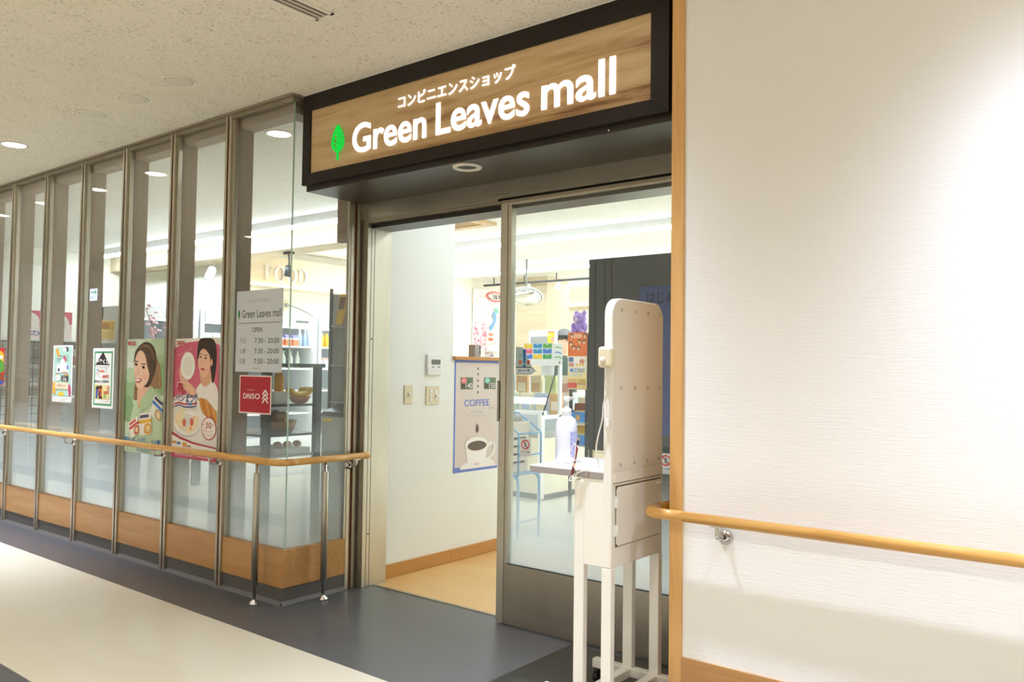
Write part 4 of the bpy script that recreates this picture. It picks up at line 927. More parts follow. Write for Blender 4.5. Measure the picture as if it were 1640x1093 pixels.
place_row(lambda: carton(.075, .07, .13, 'e88a5a', '8d86c4'), fr(5.72, 6.04, 4), -8.02, 1.50, 'small carton with an orange lower half and violet top in the fridge below the letters', 'carton', 'orange cartons in the fridge')
place_row(lambda: bottle('b8cfe8', 'f0f0f0'), fr(6.12, 6.20, 2), -8.03, 1.50, 'pale blue bottle beside the orange cartons in the fridge', 'bottle', 'blue bottles in the fridge')
place_row(lambda: bottle('f0b81e', '4a3020', h=.19), fr(6.38, 6.80, 7), -8.03, 1.50, 'yellow drink bottle on the top shelf of the right-hand open fridge', 'bottle', 'yellow drinks in the fridge')
place_row(lambda: carton(.09, .07, .13, 'cfe4ee', 'e8c0b4'), fr(6.4, 6.9, 6), -8.03, 1.24, 'pale blue carton on the second shelf of the right-hand open fridge', 'carton', 'pale cartons in the fridge')
place_row(lambda: bottle('cdd6c8', 'e0dcd0', h=.2), fr(5.3, 6.1, 9), -8.04, 1.24, 'clear pale bottle on the second shelf of the fridge below the letters', 'bottle', 'clear bottles in the fridge')
place_row(lambda: carton(.09, .07, .11, 'a8c4a0', 'f0f0ea'), fr(4.9, 5.2, 4), -8.02, 1.50, 'pale green carton on the top fridge shelf, left end', 'carton', 'green cartons in the fridge')

# socket and cable above the fridge
so = empty('wall_socket', (-8.615, 6.32, 1.97), 'beige wall socket with a grey plug above the right end of the fridge', 'socket')
boxpart('plate', M_IVORY, so, -8.62, -8.61, 6.28, 6.38, 1.96, 2.10)
q = MB(); q.sphere((-8.59, 6.34, 2.03), .025, 12); q.tube(smoothpts([(-8.58, 6.36, 2.03), (-8.58, 6.50, 2.0), (-8.58, 6.7, 1.93), (-8.58, 6.85, 1.86)], False, 5), .008, 8); q.build('plug', M_GREYP, so)

# ================================================================== SHOP: behind the return pane
bk = empty('black_shelf', (-4.9, 3.47, 0), 'black metal display shelf holding fruit and bread behind the return pane', 'shelf')
for x in (-4.60, -5.20):
    for y in (3.255, 3.665): boxpart('post', M_DARK, bk, x-.022, x+.022, y-.022, y+.022, 0, 1.25)
boxpart('top', M_DARK, bk, -5.24, -4.56, 3.22, 3.70, 1.25, 1.275)
for z, m_ in ((1.0, M_DARK), (.80, M_DARK), (.66, M_PLASTW)): boxpart('tray', m_, bk, -5.2, -4.6, 3.25, 3.67, z-.015, z)
bn = empty('banana_bunch', (-4.7, 3.60, 1.0), 'bunch of bananas in an orange bowl on the black shelf', 'bananas')
part('bowl', cmat('e0955a'), bn, lambda q: q.lathe([(.03, 0), (.055, .012), (.075, .045), (.078, .05)], (-4.69, 3.585, 1.0), (0, 0, 1), 20))
for k in range(5):
    a = -.7+k*.35; c_ = Vector((-4.69, 3.585, 1.05)); d_ = Vector((math.sin(a)*.3, math.cos(a), 0)).normalized(); sx = Vector((d_.y, -d_.x, 0))*(k-2)*.02
    part('banana', cmat('f0c52a'), bn, lambda q: q.tube(smoothpts([tuple(c_+sx-d_*.085+Vector((0, 0, .05))), tuple(c_+sx-d_*.05+Vector((0, 0, .02))), tuple(c_+sx+Vector((0, 0, .012))), tuple(c_+sx+d_*.05+Vector((0, 0, .025))), tuple(c_+sx+d_*.08+Vector((0, 0, .06)))], False, 4), [.006]+[.016]*15+[.007], 8))
q = MB(); q.box(-4.78, -4.66, 3.36, 3.46, 1.0, 1.085); tag(q.build('paper_carton', M_PAPER, None, .003), 'small white carton on the black shelf, left of the bananas', 'carton')
jb = bottle('e8a83a', 'f6f6f2', 'juice_bottle', .17, .032); jb.location = (-4.70, 3.42, 1.085); tag(jb, 'little orange juice bottle with a white cap standing on the white carton', 'bottle')
bb = empty('bread_basket', (-4.75, 3.45, .80), 'brown basket heaped with wrapped bread rolls on the lower tray of the black shelf', 'basket')
part('basket', cmat('b08c66'), bb, lambda q: q.lathe([(.09, 0), (.115, .05), (.125, .085), (.118, .085), (.105, .02)], (-4.75, 3.46, .80), (0, 0, 1), 20))
random.seed(3)
for k in range(9):
    part('wrapped_roll', cmat('e0cab0' if k % 2 else 'd4bc9e'), bb, lambda q: q.sphere((-4.75+random.uniform(-.08, .08), 3.46+random.uniform(-.09, .07), .885+random.uniform(0, .05)), .034, 10, (1, 1.2, .8)))
q = MB(); q.box(-5.12, -4.66, 3.30, 3.64, .802, .81)
q.bm.free()
q = MB(); q.box(-4.95, -4.63, 3.34, 3.64, .661, .70); tag(q.build('white_tray', M_PLASTW, None, .004), 'low white tray on the bottom tier of the black shelf', 'tray')
place_row(lambda: (lambda q: (q.sphere((0, 0, .022), .03, 10, (1.2, 1, .75)), q.build('bread_roll', cmat('d89a62')))[1])(MB()), [3.42, 3.50, 3.58], -4.70, .70, 'small orange-brown bread roll on the low white tray', 'bread', 'rolls on the white tray')
wb = empty('waste_bin', (-3.84, 3.265, 0), 'grey bin with a sloping dark lid behind the return pane, next to the doorway', 'bin')
boxpart('body', M_GREYP, wb, -3.97, -3.72, 3.2, 3.34, 0, .96, bev=.006)
q = MB(); q.prism([(-3.98, 3.195, .962), (-3.98, 3.345, .962), (-3.98, 3.345, 1.03), (-3.98, 3.215, .985)], (.265, 0, 0)); q.build('lid', M_DARK, wb, .003)
boxpart('yellow_tape', cmat('e0c838'), wb, -3.96, -3.87, 3.1985, 3.1999, .93, .945)
mr = empty('magazine_rack', (-3.98, 3.48, 0), 'dark wire rack with leaflets just inside the return pane by the doorway', 'rack')
part('frame', M_DARK, mr, lambda q: [q.box(x-.008, x+.008, y-.008, y+.008, 0, 1.75) for x in (-4.12, -3.85) for y in (3.38, 3.62)])
boxpart('strip_tone_panel', cmat('a8a096'), mr, -4.136, -4.13, 3.38, 3.62, .3, 1.72)  # added panel: its grey puts the strip's missing reflection veil into colour
for z in (1.52, 1.27, 1.04): boxpart('shelf', M_GREYP, mr, -4.125, -3.845, 3.375, 3.625, z-.012, z)
part('wire_grid', M_DARK, mr, lambda q: ([q.box(x-.002, x+.002, 3.618, 3.622, .3, 1.7) for x in fr(-4.11, -3.86, 7)], [q.box(-4.12, -3.85, 3.618, 3.622, z-.002, z+.002) for z in fr(.35, 1.7, 14)]))
for i, (x, z, c, lb) in enumerate(((-4.07, 1.52, 'f0c03a', 'yellow leaflet on the top shelf of the dark wire rack'), (-4.0, 1.52, 'c85a7c', 'pink leaflet leaning on the top shelf of the dark wire rack'), (-3.93, 1.52, 'e8e4e0', 'white leaflet on the top shelf of the dark wire rack'), (-4.06, 1.27, 'd8cfc4', 'beige booklet on the middle shelf of the dark wire rack'), (-3.97, 1.27, 'b8a8a0', 'brownish booklet on the middle shelf of the dark wire rack'))):
    q = MB(); q.m(cmat(c)).prism([(x-.035, 3.40+.02*i, z), (x+.035, 3.40+.02*i, z), (x+.035, 3.44+.02*i, z+.2), (x-.035, 3.44+.02*i, z+.2)], (0, .006, .001)); q.m(cmat('8a6a50')).prism([(x-.025, 3.4185+.02*i, z+.1), (x+.025, 3.4185+.02*i, z+.1), (x+.025, 3.4345+.02*i, z+.18), (x-.025, 3.4345+.02*i, z+.18)], (0, -.0012, 0))
    tag(q.build('leaflet'), lb, 'leaflet', 'leaflets in the wire rack')

# ================================================================== SHOP: left, behind the mullions
gd = empty('gondola_shelf', (-8.3, 3.4, 0), 'long white shop shelf behind the left-hand glazing', 'shelf')
boxpart('back', M_PLASTW, gd, -8.66, -8.6, 2.95, 4.0, 0, 1.50)
for z in (.25, .6, .95, 1.24, 1.49): boxpart('tier', M_PLASTW, gd, -8.6, -8.2, 2.95, 4.0, z-.025, z)
part('wire_end', M_DARK, gd, lambda q: ([q.box(-8.18, -8.176, y-.003, y+.003, .3, 1.46) for y in fr(2.98, 3.5, 9)], [q.box(-8.18, -8.176, 2.96, 3.52, z-.003, z+.003) for z in fr(.35, 1.45, 16)]))
p = Print(.52, .25, (-8.19, 3.06, 1.495), (0, 1, 0), (1, 0, 0), 'f6e4e2', .01); p.poly([(0, 0), (1, 0), (1, .45), (.7, .6), (.3, .5), (0, .7)], 'e06a7e'); p.ell(.28, .42, .16, .34, 'f4efe8'); p.ell(.78, .5, .17, .42, 'efeae4'); p.ell(.78, .5, .12, .3, 'dcd8d4'); p.text('春の', .05, .45, .72, .95, '4a5aa0', .02)
p.build('pink_plate_banner', 'pink banner with white plates standing on the shelf behind the far left panes', 'banner')
p = Print(.30, .20, (-8.19, 3.70, 1.495), (0, 1, 0), (1, 0, 0), 'f6ead0', .01); p.ell(.15, .3, .12, .2, 'f0a050'); p.ell(.2, .7, .15, .25, 'e88860'); p.rect(.4, .05, .95, .5, 'e8c060'); p.rect(.4, .55, .95, .95, 'f0d48a'); p.ell(.65, .3, .15, .15, 'c8904a')
p.build('orange_food_banner', 'small banner with orange slices and bread standing on the long white shelf', 'banner')
place_row(lambda: carton(.10, .12, .16, 'c8906a', 'e8e0d0', 'food_pack'), fr(3.55, 3.95, 4), -8.3, 1.24, 'brown food pack on the upper tier of the long white shelf', 'pack', 'brown packs on the long shelf')
place_row(lambda: carton(.11, .12, .17, 'b0a898', 'e0dcd4', 'food_pack'), fr(3.05, 3.42, 4), -8.3, .95, 'grey food pack on the middle tier of the long white shelf', 'pack', 'grey packs on the long shelf')
bl = empty('blossom_branch', (-7.6, 4.15, 0), 'tall pink artificial blossom branch in a white vase, above the smiling woman poster', 'blossom')
part('vase', M_PLASTW, bl, lambda q: q.lathe([(.06, 0), (.09, .1), (.07, .5), (.05, .9), (.06, .95)], (-7.6, 4.15, 0), (0, 0, 1), 18))
brn = [(-7.6, 4.15, .9), (-7.6, 4.12, 1.3), (-7.58, 4.08, 1.55), (-7.6, 4.0, 1.78)], [(-7.6, 4.13, 1.2), (-7.58, 4.2, 1.45), (-7.6, 4.27, 1.62)]
part('twigs', cmat('8a6a58'), bl, lambda q: [q.tube(smoothpts(b_, False, 4), .0035, 7) for b_ in brn])
random.seed(11)
def petals(q):
    for b_ in brn:
        for p_ in smoothpts(b_, False, 8)[6:]:
            for k in range(3): q.sphere(tuple(c+random.uniform(-.06, .06) for c in p_), .020, 6, (1, 1, .6))
part('blossoms', cmat('f8ccd4'), bl, petals)

# ================================================================== SHOP: beside the entrance
XI = -3.623
th_ = empty('thermostat', (XI, 3.796, 1.28), 'white wall controller with a grey display, above the light switches', 'controller')
boxpart('case', M_PLASTW, th_, XI, XI+.018, 3.733, 3.862, 1.212, 1.340, bev=.004)
boxpart('display', M_LCD, th_, XI+.018, XI+.0186, 3.765, 3.848, 1.278, 1.310)
part('buttons', M_GREYP, th_, lambda q: (q.box(XI+.018, XI+.020, 3.772, 3.792, 1.258, 1.268), q.box(XI+.018, XI+.020, 3.823, 3.845, 1.258, 1.268)))
boxpart('flap', M_PAPER, th_, XI+.018, XI+.0192, 3.738, 3.857, 1.216, 1.252)
def swplate(y0, y1, z0, z1, label):
    r = empty('light_switch', (XI, (y0+y1)/2, (z0+z1)/2), label, 'light switch'); boxpart('plate', M_IVORY, r, XI, XI+.008, y0, y1, z0, z1, bev=.002); return r
s1 = swplate(3.545, 3.615, 1.035, 1.148, 'ivory single rotary switch plate left of the double one on the white wall')
part('knob', M_STAND, s1, lambda q: q.lathe([(.012, 0), (.011, .012), (.006, .015)], (XI+.008, 3.582, 1.093), (1, 0, 0), 14))
s2 = swplate(3.735, 3.852, 1.024, 1.142, 'ivory switch plate with two switch columns below the white controller')
for z in (1.055, 1.083, 1.111): boxpart('rocker', M_PLASTW, s2, XI+.008, XI+.012, 3.765, 3.785, z-.010, z+.010)
part('slide_knob', M_STAND, s2, lambda q: (q.box(XI+.008, XI+.010, 3.815, 3.835, 1.05, 1.12), q.lathe([(.010, 0), (.009, .012)], (XI+.008, 3.825, 1.078), (1, 0, 0), 14)))
# low counter wall, ledge and coffee poster
struct(boxpart('wall_counter', M_WHITE, None, -4.25, XI, 3.985, 4.50, 0, 1.312))
ct = empty('counter_ledge', (-3.93, 4.25, 1.312), 'oak ledge on top of the low white wall, above the coffee poster', 'ledge')
boxpart('board', M_LEDGE, ct, -4.27, XI+.022, 3.986, 4.52, 1.312, 1.336, bev=.002)
p = Print(.455, .742, (XI+.0015, 4.002, .570), (0, 1, 0), (1, 0, 0), '6f86d8')
p.rect(.03, .022, .995, .978, 'ddd0c8')
for v in (.075, .125, .185, .235, .29): p.ell(.52, v, .018, .013, '74605a')
for u, c, t in ((.13, 'e87a78', '140'), (.66, '7cc4b8', '150')):
    p.rect(u, .155, u+.275, .262, '667a5c'); p.rect(u+.02, .21, u+.25, .255, '5a5044'); p.ell(u+.075, .183, .06, .027, c); p.text('HOT' if t == '140' else 'ICE', u+.04, u+.11, .177, .189, 'f6ecea'); p.text(t, u+.115, u+.262, .205, .253, 'f0eee8', .01)
p.text('COFFEE', .215, .79, .355, .415, '6f86d8', .006); p.text('blend', .78, .90, .425, .445, 'a89a96'); p.text('挽きたての香り', .36, .64, .462, .475, 'a2948e'); p.text('ほっとする一杯をどうぞ', .31, .68, .495, .508, 'b0a29c')
p.poly([(.515, .57), (.545, .61), (.548, .635), (.53, .655), (.50, .655), (.482, .635), (.485, .61)], '6a524a', 2)
p.poly([(.14, .975), (.16, .945), (.24, .925), (.34, .91), (.62, .91), (.80, .905), (.90, .925), (.96, .975)], 'f3efec'); p.poly([(.245, .765), (.76, .765), (.70, .92), (.30, .92)], 'f6f3f0')
p.line([(.73, .80), (.80, .765), (.88, .765), (.92, .80), (.90, .85), (.82, .89), (.72, .915)], .05, 'f6f3f0')
p.ell(.50, .755, .262, .064, 'd8c898'); p.ell(.50, .755, .252, .060, 'f3f0ee'); p.ell(.515, .775, .215, .044, '6b584e'); p.text('tazze', .45, .56, .93, .948, 'c86a5a'); p.rect(.0, .955, .14, .985, '6f86d8')
p.build('coffee_poster', 'beige coffee poster with blue edges and a white cup inside the doorway', 'poster')
cr = empty('card_reader', (-3.80, 4.42, 1.336), 'small silver card reader on the oak ledge above the coffee poster', 'card reader')
boxpart('body', M_GREYP, cr, -3.83, -3.77, 4.375, 4.44, 1.336, 1.425, bev=.003); boxpart('slot', M_DARK, cr, -3.7699, -3.769, 4.425, 4.435, 1.36, 1.42)
p = Print(.09, .16, (-3.86, 4.07, 1.3362), (0, 1, 0), (1, 0, 0), 'f3eff4', .002); p.ell(.4, .12, .22, .09, '4a3a34'); p.ell(.4, .15, .16, .07, 'f0cbb0'); p.poly([(.15, .3), (.7, .3), (.8, .95), (.1, .95)], 'e4e0f0')
p.build('standing_card', 'small pale card with a dark-haired figure standing on the oak ledge', 'card')
p = Print(.10, .05, (-3.70, 4.40, 1.3362), (0, 1, 0), (1, 0, 0), 'f6f6f4', .002); p.text('お会計はこちら', .05, .95, .2, .5, 'a8504c', .02); p.rect(.6, .6, .95, .8, '6a9cd8')
p.build('ledge_notice', 'low white notice card with red print on the oak ledge by the card reader', 'card')
# flower sheet on the far block wall
p = Print(.95, 1.02, (-8.702, 10.03, 1.55), (0, 1, 0), (1, 0, 0), 'f8f0ee', .002)
random.seed(5)
for k in range(60): p.ell(random.uniform(.04, .36), random.uniform(.55, .98), .025, .022, random.choice(('f3b6c6', 'f0a0b6', 'f8d0da', 'e88098')))
for k in range(40): p.ell(random.uniform(.05, .95), random.uniform(.1, .9), .014, .014, random.choice(('f8c4cc', 'f0d890', 'c8e0a0', 'f6b8a8')))
p.poly([(.52, .35), (.62, .40), (.60, .52), (.48, .66), (.44, .60), (.54, .5)], '7aa8e0', 3); p.ell(.62, .33, .05, .05, '7ccaa8'); p.rect(.42, .70, .54, .74, 'e8906a'); p.rect(.42, .78, .54, .82, 'e07a58')
pts = []
for k in range(36): a = 2*PI*k/36; r_ = 1.0 if k % 2 else .78; pts.append((.58+.27*r_*math.cos(a), .10+.095*r_*math.sin(a)))
p.poly(pts, 'e8604e'); p.poly([(.58+(u-.58)*.8, .10+(v-.10)*.72) for u, v in pts], 'f6e4dc'); p.text('ご当地', .38, .80, .055, .145, '3a2e2c', .03)
p.build('blossom_sheet', 'white sheet with pink blossoms and a red starburst, on the far wall past the doorway', 'poster')
# convex mirror
cm = empty('convex_mirror', (-6.46, 8.5, 2.21), 'round convex mirror hanging high up behind the door glass', 'mirror')
q = MB(); ax = Vector((.25, -.42, -.87)).normalized(); q.lathe([(.212, 0), (.19, .03), (.14, .053), (.075, .071), (.002, .078)], (-6.46, 8.5, 2.212), ax, 32); q.build('mirror_face', mat('mirror_silver', rgb(225, 228, 230), .04, 1.0), cm)
q = MB(); q.lathe([(.212, -.005), (.225, 0), (.222, .012), (.212, .012)], (-6.46, 8.5, 2.212), ax, 32, cap=False); q.build('rim', M_PLASTW, cm)
q = MB(); q.cyl((-6.48, 8.53, 2.21), (-6.48, 8.53, ZS), .012, 10); q.build('hanger', M_GREYP, cm)

# ================================================================== SHOP: freezer corner
fz = empty('display_freezer', (-5.4, 6.75, 0), 'white chest freezer with a sloping glass canopy, seen through the door glass', 'freezer')
FX0, FX1, FY0, FY1 = -6.4, -4.63, 6.40, 7.15
boxpart('body', mat('freezer_cream', rgb(238, 232, 212), .4), fz, FX0, FX1, FY0+.01, FY1, .06, .60, bev=.006)
boxpart('plinth', M_DARK, fz, FX0+.03, FX1-.03, FY0+.05, FY1-.03, 0, .06)
part('rim', M_GREYP, fz, lambda q: (q.box(FX0, FX1, FY0+.005, FY0+.07, .60, .66), q.box(FX0, FX1, FY1-.06, FY1, .60, .66), q.box(FX0, FX0+.05, FY0+.07, FY1-.06, .60, .66), q.box(FX1-.05, FX1, FY0+.07, FY1-.06, .60, .66)), .004)
boxpart('corner_post', M_PLASTW, fz, FX1-.03, FX1+.01, FY0-.06, FY0+.005, .02, .82, bev=.006)
q = MB(); q.box(FX0, FX1, FY0, FY0+.055, .82, .86); q.box(FX0, FX1, 6.62, 6.70, 1.30, 1.35); q.box(FX0, FX0+.03, 6.66, 6.70, .66, 1.30); q.box(FX1-.03, FX1, 6.66, 6.70, .66, 1.30)
q.box(FX0, FX0+.02, FY0, FY1, .78, .82); q.box(FX1-.02, FX1, FY0, FY1, .78, .82); q.build('canopy_frame', M_PLASTW, fz, .003)
q = MB(); q.prism([(FX0+.02, FY0+.02, .86), (FX0+.02, FY0+.028, .86), (FX0+.02, 6.64, 1.30), (FX0+.02, 6.632, 1.30)], (FX1-FX0-.04, 0, 0)); q.build('canopy_glass', M_CANOPY, fz)
q = MB(); q.tube([(FX1-.01, FY0-.01, .82), (FX1-.01, 6.64, 1.31)], .007, 8); q.build('gas_strut', M_DARK, fz)
q = MB(); q.tube([(FX1-.35, FY0+.02, .86), (FX1-.1, FY0+.02, .86)], .006, 8); q.build('handle', M_GREYP, fz)
random.seed(21)
GF = 'frozen packs inside the freezer'
fcols = ('e8d8b0', 'd8e0a0', 'f0e0d0', 'd0a890', 'e8b0a0', 'c8d8c0', 'f2e6c8', 'b8c8e0', 'dcb07c')
fp = None
for i in range(9):
    for j in range(2):
        q = MB(); x = FX0+.18+i*.185; y = 6.76+j*.17; z0 = .801 if j == 0 else .981
        q.m(cmat(fcols[(i+3*j) % 9])).box(x-.07, x+.07, y-.02, y+.02, z0, z0+.22); q.m(cmat(fcols[(i*2+j+4) % 9])).box(x-.05, x+.05, y-.0215, y-.0201, z0+.05, z0+.14)
        tag(q.build('frozen_pack', None, None, .004), 'pale frozen food pack standing in the white freezer behind the sloping glass', 'pack', GF)
boxpart('inner_rack', M_FRIN, fz, FX0+.06, FX1-.06, 6.72, 7.08, .605, .80)
boxpart('inner_step', M_FRIN, fz, FX0+.06, FX1-.06, 6.885, 7.08, .80, .98)
cdp = empty('card_board', (-4.87, 6.66, 1.35), 'board with nine bright coloured cards in a grid on top of the freezer', 'card display')
boxpart('panel', M_PLASTW, cdp, -5.075, -4.69, 6.64, 6.66, 1.351, 1.525)
gc = (('f2cc2e', '1e90c8', '58b04a'), ('e85a7c', '1e90c8', '2e7ad8'), ('3a78d8', 'f2cc2e', '4aae52'))
for i in range(3):
    for j in range(3):
        x = -5.060+j*.118; z = 1.481-i*.054
        q = MB(); q.m(cmat(gc[i][j])).box(x, x+.104, 6.636, 6.6399, z-.006, z+.038); q.m(cmat('f4f4f0')).box(x+.035, x+.07, 6.6355, 6.6359, z+.026, z+.031); q.build('card', None, cdp)
p = Print(.10, .21, (-4.69, 6.638, 1.31), (1, 0, 0), NY, 'eef0ee', .003)
for v, c in ((.18, '58b04a'), (.42, '2e7ad8'), (.64, '58b04a')): p.poly([(.1, v), (.5, v-.03), (.95, v+.06), (.95, v+.10), (.5, v+.02), (.1, v+.04)], c, 2)
p.ell(.6, .9, .14, .05, '6a6a60')
p.build('side_card', None, None, None, cdp)
# counter with register, clerk
sc_ = empty('service_counter', (-5.9, 7.75, 0), 'pale service counter behind the freezer', 'counter')
boxpart('front', M_BEAM, sc_, -7.6, -4.75, 7.5, 7.95, 0, .96); boxpart('top', M_PLASTW, sc_, -7.65, -4.7, 7.46, 7.98, .96, 1.0, bev=.004)
rg = empty('cash_register', (-5.53, 7.7, 1.0), 'white cash register on the service counter above the coloured cards', 'register')
boxpart('base', M_PLASTW, rg, -5.75, -5.33, 7.55, 7.9, 1.0, 1.16, bev=.006); boxpart('column', M_GREYP, rg, -5.6, -5.46, 7.68, 7.74, 1.16, 1.54); boxpart('screen', M_PLASTW, rg, -5.73, -5.36, 7.60, 7.66, 1.54, 1.71, bev=.006)
boxpart('screen_window', M_GREYP, rg, -5.70, -5.42, 7.5985, 7.5999, 1.56, 1.64)
p = Print(.095, .15, (-5.455, 7.592, 1.545), (1, 0, 0), NY, 'f4d83a', .002); p.rect(.0, .0, 1, .1, 'e87858'); p.ell(.8, .6, .3, .2, 'f2a8a0'); p.rect(.1, .25, .55, .32, 'f6f0d0')
o = p.build('yellow_sheet', 'yellow sheet with a red top edge beside the cash register', 'sheet')
q = MB(); q.m(M_GREYP).box(-5.412, -5.402, 7.5925, 7.5985, 1.16, 1.60); o2 = q.build('sheet_stand', None, o)
q = MB(); cy_, cz_ = 8.62, 1.0
q.bm.free()
# clerk behind the counter: one continuous body
PX, PY = -5.74, 8.35
def skin_body(name, verts, edges, radii, material, parent=None, root=0, sub=2):
    me = bpy.data.meshes.new(name); me.from_pydata([Vector(v) for v in verts], edges, []); o = bpy.data.objects.new(name, me); COL.objects.link(o)
    md = o.modifiers.new('skin', 'SKIN'); md.use_smooth_shade = True
    sv = me.skin_vertices[0].data if me.skin_vertices else None
    if sv is None:
        bm = bmesh.new(); bm.from_mesh(me); lay = bm.verts.layers.skin.verify(); bm.to_mesh(me); bm.free(); sv = me.skin_vertices[0].data
    for i, r in enumerate(radii): sv[i].radius = r if isinstance(r, tuple) else (r, r); sv[i].use_root = (i == root)
    sb = o.modifiers.new('sub', 'SUBSURF'); sb.levels = sub; sb.render_levels = sub
    me.materials.append(material)
    dg = bpy.context.evaluated_depsgraph_get(); ev = o.evaluated_get(dg); m2 = bpy.data.meshes.new_from_object(ev)
    o.modifiers.clear(); o.data = m2
    if not m2.materials: m2.materials.append(material)
    if parent is not None: o.parent = parent; o.location = -wloc(parent)
    return o
H0 = 0.0
bv = [(PX, PY, .92), (PX, PY, 1.08), (PX, PY, 1.25), (PX, PY, 1.38), (PX, PY-.01, 1.46), (PX, PY-.025, 1.56), (PX, PY-.03, 1.65),
      (PX-.17, PY, 1.36), (PX-.21, PY-.01, 1.12), (PX-.19, PY-.20, 1.03), (PX-.17, PY-.27, 1.02), (PX+.17, PY, 1.36), (PX+.21, PY-.01, 1.12), (PX+.19, PY-.20, 1.03), (PX+.17, PY-.27, 1.02),
      (PX-.09, PY, .82), (PX-.10, PY-.01, .46), (PX-.10, PY, .08), (PX-.10, PY-.13, .03), (PX+.09, PY, .82), (PX+.10, PY-.01, .46), (PX+.10, PY, .08), (PX+.10, PY-.13, .03)]
be = [(0, 1), (1, 2), (2, 3), (3, 4), (4, 5), (5, 6), (3, 7), (7, 8), (8, 9), (9, 10), (3, 11), (11, 12), (12, 13), (13, 14), (0, 15), (15, 16), (16, 17), (17, 18), (0, 19), (19, 20), (20, 21), (21, 22)]
brd = [(.15, .11), (.13, .10), (.14, .11), (.12, .09), (.055, .055), (.075, .085), (.07, .085), .06, .045, .035, .035, .06, .045, .035, .035, .085, .06, .045, .04, .085, .06, .045, .04]
pr = skin_body('person', bv, be, brd, cmat('e2b596'))
tag(pr, 'grey-haired person behind the service counter, head just showing above the coloured cards', 'person')
hr_ = MB(); hr_.sphere((PX, PY-.01, 1.665), .108, 18, (.92, 1.0, 1.0)); o = hr_.build('hair', cmat('8a8a8c', .9), pr)
bm = bmesh.new(); bm.from_mesh(o.data)
bmesh.ops.delete(bm, geom=[v for v in bm.verts if (v.co.y < PY-.055 and v.co.z < 1.68) or v.co.z < 1.59], context='VERTS'); bm.to_mesh(o.data); bm.free()
for sx in (-1, 1):
    fq = MB(); fq.sphere((PX+sx*.032, PY-.112, 1.635), .011, 10); fq.build('eye', cmat('2a2320'), pr)
sh = MB(); sh.lathe([(.165, .80), (.15, 1.0), (.155, 1.2), (.17, 1.34), (.10, 1.43), (.062, 1.455)], (0, 0, 0), (0, 0, 1), 24, cap=False)
for v_ in sh.bm.verts: v_.co = Vector((PX+v_.co.x*1.12, PY+v_.co.y*.82, v_.co.z))
sh.build('apron', cmat('4a5a52', .8), pr)

# snack rack with the orange sheet, plush bear on top
RX0, RX1, RY0, RY1 = -4.16, -3.62, 6.06, 6.42
rk = empty('snack_rack', (-3.9, 6.24, 0), 'dark wire snack rack behind the door glass, bars in blue trays', 'rack')
for x in (RX0+.06, -3.93, RX1):
    for y in (RY0+.012, RY1-.012): boxpart('post', M_DARK, rk, x-.012, x+.012, y-.012, y+.012, 0, 1.585)
for z in (.42, .60, .80, 1.10, 1.32, 1.58): boxpart('shelf', M_GREYP, rk, RX0+.05, RX1+.01, RY0, RY1, z-.015, z)
part('end_mesh', M_FRIN, rk, lambda q: [q.box(RX0+.05, RX1, RY1-.004, RY1, z-.003, z+.003) for z in fr(.45, 1.55, 20)])
p = Print(.20, .50, (-4.118, 6.045, 1.09), UX, NY, 'f0e2c8', .002)
p.rect(0, 0, 1, .42, 'e8763a'); p.rect(.25, .03, .72, .1, 'f0b890')
random.seed(9)
for u, v in ((.15, .2), (.3, .27), (.6, .16), (.85, .17), (.55, .28), (.2, .06), (.88, .06)): p.ell(u, v, .10, .04, '4a2c22'); p.ell(u, v+.012, .07, .028, 'f0c4a0')
p.poly([(.25, .42), (.9, .45), (.95, .62), (.6, .62), (.2, .56)], 'f6ece8'); p.rect(.05, .44, .3, .52, '5878a8'); p.ell(.75, .51, .14, .04, 'e08a80'); p.ell(.2, .57, .15, .035, 'd89080')
for u in (.5, .65, .8): p.ell(u, .57, .05, .028, 'e8b83c')
p.rect(.12, .64, .88, .70, '7898cc'); 
for u in (.2, .35, .5, .65, .8): p.ell(u, .67, .05, .018, random.choice(('e85a4a', 'f0d060', 'f4ece0', '4a6ab8')))
p.rect(0, .72, 1, .88, 'f0d890'); 
for u in (.2, .45, .7): p.ell(u, .76, .07, .025, 'b8c4d8')
p.rect(.05, .82, .5, .88, 'd8b070'); p.rect(.55, .82, .95, .92, 'c8a860'); p.rect(0, .89, .5, .98, 'd85848'); p.rect(.52, .93, 1, .98, 'e8c878')
p.build('orange_character_sheet', 'tall orange and cream printed sheet hung on the front of the snack rack', 'sheet')
def snackbar(c, c2, name='snack_bar'):
    q = MB(); q.m(cmat(c)).box(-.022, .022, -.009, .009, .008, .15); q.m(cmat(c2)).box(-.0225, .0225, -.0095, .0095, .06, .095)
    q.m(cmat(c)).box(-.022, .022, -.003, .003, 0, .008); q.box(-.022, .022, -.003, .003, .15, .158); return q.build(name)
def tray(x0, x1, z, label):
    r = empty('snack_tray', ((x0+x1)/2, RY0+.05, z), label, 'tray', 'blue snack trays')
    part('box', cmat('3a86d0'), r, lambda q: (q.box(x0, x1, RY0, RY0+.006, z, z+.085), q.box(x0, x0+.005, RY0+.006, RY0+.16, z, z+.10), q.box(x1-.005, x1, RY0+.006, RY0+.16, z, z+.10), q.box(x0+.005, x1-.005, RY0+.006, RY0+.16, z, z+.004)))
    q = MB(); q.m(cmat('c89a5a')); c_ = (x0+x1)/2; q.lathe([(.026, 0), (.02, .001)], (c_, RY0-.0001, z+.035), (0, -1, 0), 14); q.lathe([(.008, 0), (.006, .001)], (c_-.02, RY0-.0001, z+.06), (0, -1, 0), 10); q.lathe([(.008, 0), (.006, .001)], (c_+.02, RY0-.0001, z+.06), (0, -1, 0), 10)
    q.build('bear_print', None, r)
    return r
tr_ = []
